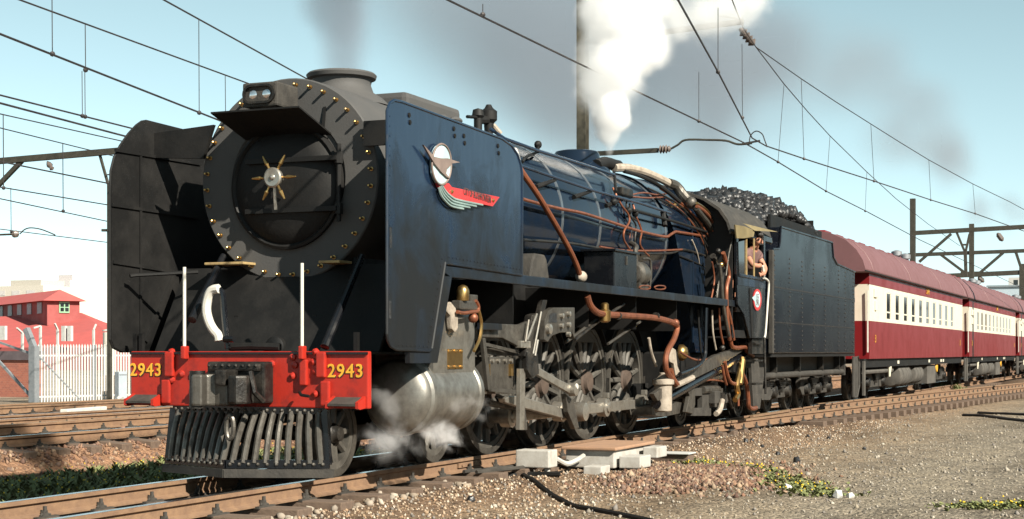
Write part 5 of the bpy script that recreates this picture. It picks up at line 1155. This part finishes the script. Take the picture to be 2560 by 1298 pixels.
pbar(portal, 'brace', (2298, 655), (2378, 585), .12, .12, x1); pbar(portal, 'drop_tube', (2392, 582), (2412, 630), .10, .1, x1); pbar(portal, 'drop_tube', (2424, 585), (2414, 630), .10, .1, x1); pbar(portal, 'drop_tube', (2413, 628), (2415, 692), .14, .14, x1); pbar(portal, 'drop_tube', (2406, 612), (2420, 612), .08, .08, x1)
MB().lathe(PX(2493, 583, x1), Vector(PX(2506, 601, x1))-Vector(PX(2493, 583, x1)), [(0, .04), (.1, .12), (.35, .12), (.45, .04)], 8).build('insulator', M['insul'], portal)
p2 = thing('catenary_portal', 'farther catenary portal with diagonal braces beyond the second carriage', 'portal', PY(2429, 700, 3.4))
x2 = PY(2429, 560, 3.4)[0]
MB().box((x2-.14, 3.26, -.3), (x2+.14, 3.54, PY(2429, 560, 3.4)[2])).build('column', M['mast'], p2, 0)
MB().bar(PX(2270, 638, x2), PX(2700, 622, x2), .18, .22).build('cross_beam', M['mast'], p2, 0)
e_ = PX(2700, 622, x2); MB().box((x2-.2, e_[1]-.2, -.3), (x2+.2, e_[1]+.2, e_[2]+1), ).build('column', M['mast'], p2, 0)
pbar(p2, 'brace', (2352, 637), (2412, 682), .16, .16, x2); pbar(p2, 'brace', (2508, 632), (2450, 682), .16, .16, x2); pbar(p2, 'drop_tube', (2540, 632), (2556, 680), .16, .16, x2)
p3 = thing('catenary_portal', 'farthest catenary portal low over the tail of the train', 'portal', PX(2560, 700, x2+45))
x3 = x2+45
MB().bar(PX(2370, 690, x3), PX(2750, 672, x3), .4, .4).build('cross_beam', M['mast'], p3, 0); pbar(p3, 'registration_arm', (2402, 684), (2455, 683), .3, .3, x3)
for u in (2556, 2700): a = PX(u, 660, x3); MB().box((x3-.25, a[1]-.25, -.3), (x3+.25, a[1]+.25, a[2])).build('column', M['mast'], p3, 0)
MB().lathe(PX(2445, 693, x3), Vector(PX(2456, 702, x3))-Vector(PX(2445, 693, x3)), [(0, .05), (.15, .22), (.5, .22), (.7, .05)], 8).build('insulator', M['insul'], p3)
# far depot at the right edge
dp_ = thing('depot_building', 'long blue grey depot shed at the far end of the line', 'building', PY(2540, 800, 60))
xx = PY(2480, 720, 60)[0]
a = PX(2470, 718, xx); b2 = PX(2640, 880, xx)
MB().box((xx, b2[1], -.5), (xx+30, a[1], a[2])).build('wall', mat('depot_wall', (.30, .36, .40), .8), dp_, 0); MB().box((xx-.6, b2[1], a[2]), (xx+31, a[1]+.6, a[2]+.7)).build('roof', mat('depot_roof', (.16, .19, .21), .7), dp_, 0)
a = PX(2521, 694, xx); b2 = PX(2553, 716, xx)
cb_ = MB().box((xx, b2[1], b2[2]-.3), (xx+4, a[1], a[2])).build('roof_cabin', M['conc'], dp_, 0); a = PX(2534, 700, xx-.05); b2 = PX(2545, 712, xx-.05); MB().box((xx-.06, b2[1], b2[2]), (xx-.01, a[1], a[2])).build('cabin_window', M['glass'], cb_, 0)
# ---------------------------------------------------------------- left: wires and yard portal
def extend(p, q):                            # a straight run well past both ends
    p = Vector(p); q = Vector(q); d = (q-p).normalized(); return [p-d*60, p, q, q+d*120]
LW = [((-40, 69), (0, 85), (525, 292), (700, 361), ZC, .014, 'contact wire sloping down to the headlight, above the yard track'), ((-40, -33), (50, 0), (610, 205), (760, 260), 6.35, .011, 'messenger wire sloping down to the top of the headlight'), ((330, -44), (410, 0), (745, 185), (900, 270), 6.35, .011, 'messenger wire sloping down to the chimney'),
      ((-40, 228), (0, 238), (325, 320), (420, 345), 5.3, .013, 'upper of two close wires reaching the far deflector top'), ((-40, 247), (0, 258), (310, 340), (420, 368), 5.3, .016, 'lower and thicker of two close wires reaching the far deflector top'), ((-40, 276), (0, 285), (300, 352), (400, 374), 6.3, .011, 'thin messenger wire just above the yard portal beam'),
      ((-40, 310), (0, 320), (210, 372), (330, 402), 6.3, .011, 'thin messenger wire crossing the yard portal beam'), ((-40, 396), (0, 404), (272, 459), (340, 473), 5.6, .016, 'wire hanging from the insulator below the yard portal beam'), ((-40, 461), (0, 468), (272, 513), (340, 524), 5.3, .014, 'wire midway between the portal beam and the lamp arm'), ((-40, 489), (0, 497), (275, 555), (340, 569), 5.3, .014, 'second wire below the yard portal beam'), ((-40, 568), (0, 573), (275, 607), (340, 615), 5.3, .014, 'lowest wire above the red roofs')]
for a, b2, c3, d3, z, r, lab in LW: wire_thing('overhead_wire', lab, 'yard overhead wires', extend(PZ(*b2, z), PZ(*c3, z)), r*(1.3 if z > 6 else 1.2))
for i, (u, v0_, v1_, y) in enumerate([(130, -10, 135, 6.7), (213, 62, 175, 7.2), (205, 178, 290, 9.9), (212, 178, 292, 9.9), (497, 50, 282, 7.5), (563, 190, 300, 8.3), (8, 285, 470, 13), (157, 360, 528, 14), (27, 470, 580, 20)]):
    P = [PY(u, v0_, y), PY(u+1, v1_, y)]
    o = wire_thing('dropper', 'yard dropper wire hanging ' + ['to the contact wire, the one farthest from the headlight', 'as a double strand from the upper messenger wire', 'as the left strand of a pair below the contact wire', 'as the right strand of a pair below the contact wire', 'from the high messenger, the longest before the headlight', 'close beside the visor', 'through the yard portal beam near its brace', 'through the yard portal beam beside the insulator', 'below the brace of the yard portal'][i], 'yard wire droppers', P, .007 if i < 6 else .010); MB().ell(P[1], .04, 6, 4).build('dropper_clip', M['wire'], o)
yp = thing('yard_portal', 'steel catenary portal over the yard tracks behind the far deflector', 'portal', PX(268, 900, 22))
xp = 22.
MB().bar(PX(-60, 408, xp), PX(300, 377, xp), .14, .16).build('cross_beam', M['mast'], yp, 0); MB().bar(PX(-10, 470, xp), PX(55, 402, xp), .09, .12).build('brace', M['mast'], yp, 0)
MB().bar(PX(248, 382, xp), PX(270, 460, xp), .06, .06, (1, 0, 0)).build('drop_tube', M['mast'], yp, 0); a = PX(274, 460, xp); MB().box((xp-.05, a[1]-.05, -.3), (xp+.05, a[1]+.05, a[2])).build('post', M['mast'], yp, 0)
MB().bar(PX(255, 576, xp), PX(295, 576, xp), .06, .07).build('post_arm', M['mast'], yp, 0); MB().bar(PX(268, 437, xp), PX(285, 436, xp), .03, .03).build('post_arm', M['mast'], yp, 0)
for a, b2 in (((118, 404), (138, 434)),): MB().lathe(PX(*a, xp), Vector(PX(*b2, xp))-Vector(PX(*a, xp)), [(0, .02), (.08, .07), (.14, .09), (.2, .05), (.26, .07), (.3, .02)], 8).build('insulator', M['insul'], yp, 40)
a = Vector(PX(30, 586, xp)); MB().lathe(a, (0, -1, .05), [(0, .02), (.06, .1), (.16, .1), (.24, .02)], 8).build('insulator', M['insul'], yp, 40); MB().tube([PX(-20, 588, xp), PX(32, 586, xp)], .03, 5).build('registration_arm', M['mast'], yp)
MB().tube(smooth_path([PX(u, v, xp) for u, v in [(50, 585), (60, 575), (75, 570), (100, 573), (125, 582), (138, 588)]]), .018, 5).build('steady_arm', M['mast'], yp)
# ---------------------------------------------------------------- fence, posts, cabinet, brick wall
FXa = Vector(PZ(92, 1008, -.35)); FXb = Vector(PZ(345, 1001, -.35)); fd = (FXb-FXa)
fl = fd.length; fdn = fd.normalized(); fn = Vector((-fdn.y, fdn.x, 0))
fe = thing('palisade_fence', 'white steel palisade fence beside the yard tracks', 'fence', FXa)
NP = 36; hF = 1.72
pk = MB(); pk.prism([(-.026, 0), (.026, 0), (.026, hF-.06), (0, hF), (-.026, hF-.06)], -.008, .008); PK = pk.mesh('picket', M['conc'], 0)
fa = atan2(fdn.y, fdn.x)
for i in range(NP):
    p = FXa + fd*(i+.6)/NP; put('picket', PK, fe, (p.x, p.y, gh(p.x, p.y)), (0, 0, fa))
for h in (.18, 1.40): MB().bar(FXa+fn*.03+Vector((0, 0, h)), FXb+fn*.03+Vector((0, 0, h)), .04, .05).build('fence_rail', M['conc'], fe, 0)
p = FXa + fd*.56; MB().bar(p+fn*.04, p+fn*.04+Vector((0, 0, hF)), .12, .08, (1, 0, 0)).build('fence_post', M['galv'], fe, 0)
p = FXa + fd*.02; MB().bar(p+Vector((0, 0, hF*.80)), FXa+fd*.42+Vector((0, 0, .05)), .03, .04).build('raking_stay', M['galv'], fe, 0)
for u, v0_, v1_, k in ((85, 872, 1008, 1),):
    sp = thing('fence_strainer', 'galvanised angle topped strainer post at the end of the palisade fence', 'post', PZ(u, v1_, -.35)); b0 = Vector(PZ(u, v1_, -.35)); s_ = (b0-Vector((CX, CY, CZ))).length/FP
    h1 = (v1_-v0_)*s_; MB().box((b0.x-.11, b0.y-.11, b0.z-.02), (b0.x+.11, b0.y+.11, b0.z+h1)).build('shaft', M['galv'], sp, 0)
    MB().bar(b0+Vector((0, 0, h1-.05)), Vector(PX(66, 822, b0.x)), .16, .16).build('angled_top', M['galv'], sp, 0); MB().bar(b0+Vector((0, 0, .1)), Vector(PX(-10, 895, b0.x)), .07, .07).build('back_stay', M['galv'], sp, 0); MB().bar(b0+Vector((0, 0, h1-.25)), Vector(PX(-10, 853, b0.x)), .06, .06).build('top_rail', M['galv'], sp, 0)
for i, (u, v0_, v1_, ua, va, lab) in enumerate([(101, 815, 870, 84, 820, 'short angle topped wire post standing before the red roof by the strainer'), (101+0, 830, 872, 42, 820, ''), (56, 832, 875, 42, 820, 'white angle topped wire post standing over the brick wall'), (144, 824, 872, 137, 809, 'thin white wire post before the twin pale panels'), (234, 825, 870, 240, 811, 'thin white wire post near the pale silo')]):
    if not lab: continue
    p = Vector(PY(u, v0_, 28)); q2 = Vector(PY(u, 1003, 28)); o = MB().bar((p.x, p.y, -.35), p, .07, .07, (1, 0, 0)); o.bar(p, Vector(PY(ua, va, 28)), .05, .05)
    tag(o.build('wire_post', M['conc'], None, 0), lab, 'post', 'angle topped wire posts')
cbn = thing('relay_cabinet', 'grey steel relay cabinet in front of the palisade fence', 'cabinet', PZ(270, 1003, -.35))
a = Vector(PZ(254, 1004, -.35)) - fn*.9; s_ = (a-Vector((CX, CY, CZ))).length/FP
u0_ = a; w1 = 24*s_; w2 = 18*s_; hC = 74*s_
MB().add([a, a+fdn*w1, a+fdn*w1+fn*w2, a+fn*w2] + [p+Vector((0, 0, hC)) for p in (a, a+fdn*w1, a+fdn*w1+fn*w2, a+fn*w2)], [(0, 3, 2, 1), (4, 5, 6, 7), (0, 1, 5, 4), (1, 2, 6, 5), (2, 3, 7, 6), (3, 0, 4, 7)]).build('case', M['gray_box'], cbn, 0, .02)
MB().bar(a+fdn*.02-fn*.01+Vector((0, 0, hC*.9)), a+fdn*(w1-.02)-fn*.01+Vector((0, 0, hC*.9)), .012, .02).build('door_seam', M['galv'], cbn, 0)
BRK, n, l, b = newmat('red_brick'); tb_ = n.new('ShaderNodeTexBrick'); vec = coords(n, l, (1, 1, 1)); 
sx = n.new('ShaderNodeSeparateXYZ'); cbx = n.new('ShaderNodeCombineXYZ'); l.new(vec, sx.inputs[0]); l.new(sx.outputs[1], cbx.inputs[0]); l.new(sx.outputs[2], cbx.inputs[1]); l.new(cbx.outputs[0], tb_.inputs['Vector'])
tb_.inputs['Scale'].default_value = 4.2; tb_.inputs['Color1'].default_value = (.30, .095, .06, 1); tb_.inputs['Color2'].default_value = (.22, .07, .05, 1); tb_.inputs['Mortar'].default_value = (.28, .18, .13, 1); tb_.inputs['Mortar Size'].default_value = .012
l.new(tb_.outputs[0], b.inputs['Base Color']); b.inputs['Roughness'].default_value = .9
bwx = PZ(40, 1003, -.35)[0] + 3
bw_ = thing('brick_wall', 'low red brick wall with dark coping left of the palisade fence', 'wall', PX(40, 1000, bwx))
a = PX(-120, 900, bwx); b2 = PX(92, 1010, bwx); MB().box((bwx, b2[1], -.6), (bwx+.3, a[1], a[2])).build('brickwork', BRK, bw_, 0); c3 = PX(-120, 878, bwx); MB().box((bwx-.06, b2[1]-.02, a[2]), (bwx+.36, a[1], c3[2])).build('coping', mat('coping', (.07, .055, .06), .9), bw_, 0)
tag(MB().box((FXa.x+8, FXa.y-5, -.6), (FXa.x+8.3, FXa.y+.5, 1.05)).build('yard_wall', M['conc'], None, 0), 'low white wall seen through the palisade fence', 'wall')
# ---------------------------------------------------------------- red roofed shed and the town beyond
RRF = mat('red_sheet_roof', (.36, .072, .064), .8, 0, (.31, .062, .056), 1.2, .4, .7, .85); RWL = mat('red_painted_wall', (.26, .065, .06), .8, 0, (.23, .058, .054), 1)
xr = 100.
sh = thing('red_shed', 'red roofed shed with a raised clerestory and green framed window', 'building', PX(100, 900, xr))
def XP(u, v, x): return Vector(PX(u, v, x))
# main roof slope and wall
A0 = XP(-200, 800, xr); A1 = XP(118, 792, xr); A2 = XP(200, 780, xr); A3 = XP(278, 812, xr)
A0, A1, A2, A3 = XP(-200, 808, xr+6), XP(-10, 792, xr+6), XP(203, 782, xr+6), XP(285, 815, xr)
D0, D1 = XP(-200, 872, xr-8), XP(262, 868, xr-8); D2 = XP(262, 825, xr-4)
MB().add([A0, A1, A2, A3, D2, D1, D0], [(0, 1, 2, 3, 4, 5, 6)]).build('main_roof', RRF, sh, 0)
q = XP(280, 815, xr); MB().box((xr-8.5, D1.y, -.5), (xr+8, D0.y, D1.z-.02)).build('lower_wall', RWL, sh, 0)
MB().add([D1, D2, A3, XP(290, 868, xr+4)], [(0, 1, 2, 3)]).build('gable', RWL, sh, 0)
# clerestory: its lit end faces the camera side, its long shaded flank runs back to the left
def at_t(u, v, t): d = ray(u, v); return Vector((CX+t*d[0], CY+t*d[1], CZ+t*d[2]))
K0 = at_t(118, 752, 139); K1 = at_t(-60, 768, 162); e2 = (K1-K0); e2.z = 0; fl2 = e2.length; e2.normalize(); e1 = Vector((e2.y, -e2.x, 0))
d_ = ray(199, 752); den = d_[0]*e1.y - d_[1]*e1.x; w1_ = ((K0.x-CX)*d_[1]-(K0.y-CY)*d_[0])/(e1.y*d_[0]-e1.x*d_[1])*-1
w1_ = abs(w1_); zt = K0.z; zb = at_t(118, 786, 139).z
def K(i, j, z): q = K0 + e1*i + e2*j; return (q.x, q.y, z)
mo = MB().add([K(0, 0, zb-1), K(w1_, 0, zb-1), K(w1_, 0, zt), K(0, 0, zt), K(0, fl2, zb-1), K(w1_, fl2, zb-1), K(w1_, fl2, zt), K(0, fl2, zt)], [(0, 1, 2, 3), (1, 5, 6, 2), (4, 7, 6, 5), (0, 3, 7, 4), (3, 2, 6, 7)]).build('clerestory', RWL, sh, 0)
zr = at_t(142, 725, 141).z; e = .5
MB().add([K(-e, -e, zt), K(w1_+e, -e, zt), K(w1_/2, w1_*.35, zr), K(-e, fl2, zt), K(w1_+e, fl2, zt), K(w1_/2, fl2, zr)], [(0, 1, 2), (0, 2, 5, 3), (1, 4, 5, 2), (3, 5, 4), (0, 3, 4, 1)]).build('clerestory_roof', RRF, sh, 0)
def kbox(i0, i1, j0, j1, z0, z1, nm, m, par): return MB().add([K(i, j, z) for z in (z0, z1) for i, j in ((i0, j0), (i1, j0), (i1, j1), (i0, j1))], [(0, 3, 2, 1), (4, 5, 6, 7), (0, 1, 5, 4), (1, 2, 6, 5), (2, 3, 7, 6), (3, 0, 4, 7)]).build(nm, m, par, 0)
hw = zt-zb; wf = kbox(w1_*.36, w1_*.68, -.08, -.02, zb+hw*.12, zb+hw*.96, 'green_window', mat('window_green', (.16, .30, .18), .6), sh)
for i in range(2):
    for j in range(2): kbox(w1_*(.40+.145*i), w1_*(.505+.145*i), -.11, -.082, zb+hw*(.24+.34*j), zb+hw*(.50+.34*j), 'pane', M['glass'], wf)
for i in range(7): kbox(-.08, -.02, fl2*(.06+.13*i), fl2*(.115+.13*i), zb+hw*.1, zb+hw*.92, 'side_window', M['galv'], sh)
for u in (155, 170): a = XP(u, 815, xr-9); b2 = XP(u+9, 853, xr-9); MB().box((xr-9.1, b2.y, b2.z), (xr-8.8, a.y, a.z)).build('roof_vent_panel', M['conc'], sh, 0)
a = XP(0, 815, xr-9); b2 = XP(14, 850, xr-9); MB().box((xr-9.1, b2.y, b2.z), (xr-8.8, a.y, a.z)).build('roof_vent_panel', M['conc'], sh, 0)
# pale corrugated silo
a = XP(272, 1000, 70); si = thing('pale_silo', 'pale corrugated round tank beside the red shed', 'tank', (70, a.y, -.4)); zt_ = XP(272, 826, 70).z
MB().lathe((70, a.y, -.4), (0, 0, 1), sum([[(k*.12, .38), (k*.12+.06, .36)] for k in range(int((zt_+.4)/.12))], []), 20).build('shell', M['white'], si, 60); MB().lathe((70, a.y, zt_), (0, 0, 1), [(-.06, .42), (.0, .42), (.12, 0)], 20).build('cap', M['conc'], si, 40)
# town blocks
MW = mat('distant_window', (.40, .38, .37), .5)
TW = [(-60, 108, 717, 300, (.42, .39, .34), 'low buff office block behind the red shed'), (97, 175, 702, 330, (.46, .43, .42), 'pale tower block rising behind the red shed ridge'), (155, 222, 707, 345, (.44, .42, .41), 'pale tower block with a roof housing behind the clerestory'), (205, 262, 745, 350, (.48, .46, .45), 'white slab block behind the shed hip'), (246, 275, 750, 360, (.25, .26, .28), 'grey tower block next to the far deflector'), (262, 300, 728, 365, (.45, .42, .40), 'narrow pale block partly hidden by the far deflector')]
for i, (ua, ub, vt, x, col, lab) in enumerate(TW):
    a = XP(ua, vt, x); b2 = XP(ub, vt, x); wt = thing('tower_block', lab, 'building', (x, (a.y+b2.y)/2, -1))
    MB().box((x, b2.y, -1), (x+20, a.y, a.z)).build('wall', mat('block_wall', col, .85), wt, 0)
    MB().box((x+3, b2.y+(a.y-b2.y)*.15, a.z), (x+12, b2.y+(a.y-b2.y)*.6, a.z+1.6)).build('roof_housing', mat('housing', tuple(c*.8 for c in col), .85), wt, 0)
    for k in range(3 if i else 1):
        for j in range(4):
            yy = b2.y+(a.y-b2.y)*(.12+.22*j); MB().box((x-.08, yy, a.z-2.4-3*k), (x-.02, yy+(a.y-b2.y)*.12, a.z-1.2-3*k)).build('window', MW, wt, 0)
o = MB().bar(XP(165, 732, 344), XP(242, 732, 344), 3, 1.6).build('concrete_canopy', mat('canopy', (.30, .26, .25), .85), None, 0); tag(o, 'projecting concrete roof slab on the pale tower block', 'roof slab')
# shunting mast on the camera side, outside the picture: throws the shadows on the second carriage and the ground
for x, y, lab in ((42.0, -5.2, 'near side mast'),):
    o = thing('catenary_mast', 'catenary mast on the gravel side whose shadow falls across the second carriage', 'mast', (x, y, -.3)); bx('column', x-.14, x+.14, y-.14, y+.14, -.3, 9, M['mast'], o)
# goods shed across the open ground, on the camera side (its dark front is what the engine's flanks mirror)
gs = thing('goods_shed', 'long dark goods shed standing across the gravel, facing the train', 'building', (70, -29, -.3))
GSW = mat('shed_brick', (.07, .045, .035), .9, 0, (.10, .065, .05), .6)
bx('wall', -12, 210, -38, -27, -.4, 7.2, GSW, gs)
MB().prism([(-26.2, 7.1), (-26.2, 7.35), (-32.5, 9.6), (-39, 7.35), (-39, 7.1)], -13, 211, 'x').build('roof', mat('shed_roof', (.08, .075, .07), .85), gs, 0)
for i in range(18): bx('loading_door', -4+i*12, i*12, -27.0, -26.94, -.3, 3.6, M['frame'], gs)
for i in range(18): bx('shed_window', 2.5+i*12, 5.5+i*12, -27.0, -26.95, 3.0, 4.6, M['glass'], gs)
# ---------------------------------------------------------------- steam and smoke: real volumes
def vol_mat(name, col, dens, nscale, lo, hi, aniso=.2, absorb=None, rise=(1, 1, 1)):
    m = bpy.data.materials.new(name); m.use_nodes = True; n = m.node_tree.nodes; l = m.node_tree.links
    n.remove(n['Principled BSDF']); pv = n.new('ShaderNodeVolumePrincipled'); l.new(pv.outputs[0], n['Material Output'].inputs['Volume'])
    pv.inputs['Color'].default_value = (*col, 1); pv.inputs['Anisotropy'].default_value = aniso
    if absorb: pv.inputs['Absorption Color'].default_value = (*absorb, 1)
    pv.inputs['Density Attribute'].default_value = ''
    at = n.new('ShaderNodeAttribute'); at.attribute_name = 'density'
    vec = coords(n, l, rise); nz = noise(n, l, nscale, 6, .62, vec, .4)
    mr = n.new('ShaderNodeMapRange'); mr.inputs[1].default_value = lo; mr.inputs[2].default_value = hi; l.new(nz.outputs[0], mr.inputs[0])
    # noise eats into the soft rim of the cloud
    sm = n.new('ShaderNodeMath'); sm.operation = 'ADD'; l.new(at.outputs['Fac'], sm.inputs[0]); l.new(mr.outputs[0], sm.inputs[1])
    m2 = n.new('ShaderNodeMapRange'); m2.inputs[1].default_value = .75; m2.inputs[2].default_value = 1.45; l.new(sm.outputs[0], m2.inputs[0])
    ml = n.new('ShaderNodeMath'); ml.operation = 'MULTIPLY'; l.new(m2.outputs[0], ml.inputs[0]); ml.inputs[1].default_value = dens
    m3 = n.new('ShaderNodeMath'); m3.operation = 'MULTIPLY'; l.new(ml.outputs[0], m3.inputs[0]); l.new(at.outputs['Fac'], m3.inputs[1])
    l.new(m3.outputs[0], pv.inputs['Density']); return m
def cloud(name, balls, m, vox, band, label, cat):
    q = MB()
    for c, r in balls: q.ell(c, r, 12, 8)
    o = q.build(name, m, None, 0); tag(o, label, cat, None, 'stuff')
    rm_ = o.modifiers.new('union', 'REMESH'); rm_.mode = 'VOXEL'; rm_.voxel_size = vox
    ng = bpy.data.node_groups.new(name+'_volume', 'GeometryNodeTree')
    ng.interface.new_socket('Geometry', in_out='INPUT', socket_type='NodeSocketGeometry'); ng.interface.new_socket('Geometry', in_out='OUTPUT', socket_type='NodeSocketGeometry')
    gi = ng.nodes.new('NodeGroupInput'); go = ng.nodes.new('NodeGroupOutput'); mv = ng.nodes.new('GeometryNodeMeshToVolume'); sm = ng.nodes.new('GeometryNodeSetMaterial')
    mv.resolution_mode = 'VOXEL_SIZE'; mv.inputs['Voxel Size'].default_value = vox; mv.inputs['Interior Band Width'].default_value = band; mv.inputs['Density'].default_value = 1.0
    sm.inputs['Material'].default_value = m
    ng.links.new(gi.outputs[0], mv.inputs['Mesh']); ng.links.new(mv.outputs[0], sm.inputs[0]); ng.links.new(sm.outputs[0], go.inputs[0])
    md = o.modifiers.new('volume', 'NODES'); md.node_group = ng
    return o
rnd = random.Random(5)
def along(pts, n, jit):                         # pts: (centre, radius) keys
    out = []
    for i in range(n):
        t = i/(n-1)*(len(pts)-1); k = min(int(t), len(pts)-2); f = t-k
        c = Vector(pts[k][0]).lerp(Vector(pts[k+1][0]), f); r = pts[k][1]*(1-f)+pts[k+1][1]*f
        out.append((c + Vector((rnd.uniform(-1, 1), rnd.uniform(-1, 1), rnd.uniform(-1, 1)))*r*jit, r*rnd.uniform(.7, 1.1)))
    return out
def S(u, v, y=-.2): return PY(u, v, y)
bl = along([(S(1524, 305), .22), (S(1530, 250), .36), (S(1540, 190), .50), (S(1552, 130), .58), (S(1562, 60), .62), (S(1572, -10), .66), (S(1585, -90), .8)], 60, .55)
cloud('steam_plume', bl, vol_mat('white_steam', (.995, .995, .995), 5, 2.4, .30, .72, .2, None), .07, .30, 'dense white steam plume blowing off the safety valves above the boiler', 'steam')
cloud('steam_wisp', along([(S(1600, 90), .34), (S(1640, 70), .40), (S(1690, 45), .44), (S(1735, 20), .50), (S(1780, -10), .6), (S(1830, -60), .8)], 34, .7), vol_mat('thin_steam', (.99, .99, .99), 1.5, 2.4, .36, .70, .2, None), .08, .34, 'thinner white steam trailing off the plume towards the hanging insulator', 'steam')
cloud('valve_steam', along([(S(1525, 392), .06), (S(1524, 370), .10), (S(1523, 340), .17), (S(1524, 310), .24), (S(1526, 285), .32)], 34, .35), vol_mat('jet_steam', (.99, .99, .99), 8, 3.0, .2, .7, .2, None), .03, .09, 'thin jet of steam at the foot of the white plume over the firebox', 'steam')
bl = along([((1.77, 0, 3.95), .30), ((1.8, .0, 4.25), .42), ((1.84, .05, 4.9), .52), ((1.9, .1, 5.6), .62), ((2.0, .2, 6.5), .75)], 40, .35)
cloud('chimney_smoke', bl, vol_mat('grey_smoke', (.20, .22, .26), 4.2, .9, .2, .8, .2, (.38, .38, .40)), .08, .30, 'grey smoke rising from the chimney', 'smoke')
bl = along([(PY(960, -40, 16), 3.0), (PY(1100, 40, 17), 4.5), (PY(1220, 120, 18), 5.2), (PY(1340, 190, 19), 5.4), (PY(1470, 190, 20), 5.8), (PY(1600, 230, 20), 6.0), (PY(1750, 270, 21), 5.6), (PY(1900, 330, 21), 5.0)], 44, .5)
bl += along([(PY(1200, -60, 17), 4.6), (PY(1400, -10, 18), 5.6), (PY(1600, 30, 20), 6.0), (PY(1750, 120, 20), 5.4), (PY(1950, 160, 21), 5.6)], 26, .5)
cloud('drifting_smoke', bl, vol_mat('drifting_smoke', (.17, .19, .22), .22, .07, -.1, .9, .2, (.42, .44, .47)), .7, 4.2, 'thin grey coal smoke drifting across the sky behind the boiler', 'smoke')
bl = along([(PY(1960, 120, 22), 6), (PY(2100, 180, 24), 6.5), (PY(2230, 270, 26), 7.5), (PY(2350, 380, 28), 7.0), (PY(2460, 520, 30), 6.0), (PY(2560, 560, 30), 6.0)], 40, .5)
cloud('smoke_haze', bl, vol_mat('faint_smoke', (.20, .22, .25), .10, .05, -.1, .9, .2, (.42, .44, .47)), 1.0, 5.0, 'faint grey smoke haze hanging in the sky above the carriages', 'smoke')
def puff(nm, pts, n, dens, label):
    cloud(nm, along(pts, n, .6), vol_mat(nm+'_steam', (.96, .96, .97), dens, 4.5, .42, .66, .2), .035, .14, label, 'steam')
puff('drain_steam', [(PY(1122, 1105, -1.3), .15), (PY(1110, 1080, -1.3), .14), (PY(1080, 1065, -1.3), .14), (PY(1150, 1120, -1.25), .12)], 16, 14, 'white steam puff escaping below the cylinder')
puff('cock_steam', [(PY(890, 1080, -1.3), .14), (PY(930, 1110, -1.35), .18), (PY(975, 1110, -1.4), .18), (PY(1030, 1090, -1.4), .17), (PY(1060, 1090, -1.4), .13)], 26, 3.2, 'thin steam drifting low under the cylinder front cover')
puff('cylinder_steam', [(PX(925, 960, .55), .10), (PX(945, 1000, .5), .16), (PX(975, 1035, .45), .15), (PX(1000, 1010, .5), .10)], 18, 2.2, 'faint steam veil curling over the cylinder front cover')
puff('gland_steam', [(PY(1120, 1010, -1.55), .12), (PY(1160, 1010, -1.55), .13), (PY(1205, 1010, -1.5), .13), (PY(1215, 1050, -1.45), .12)], 18, 2.6, 'faint steam veil at the rear end of the cylinder')
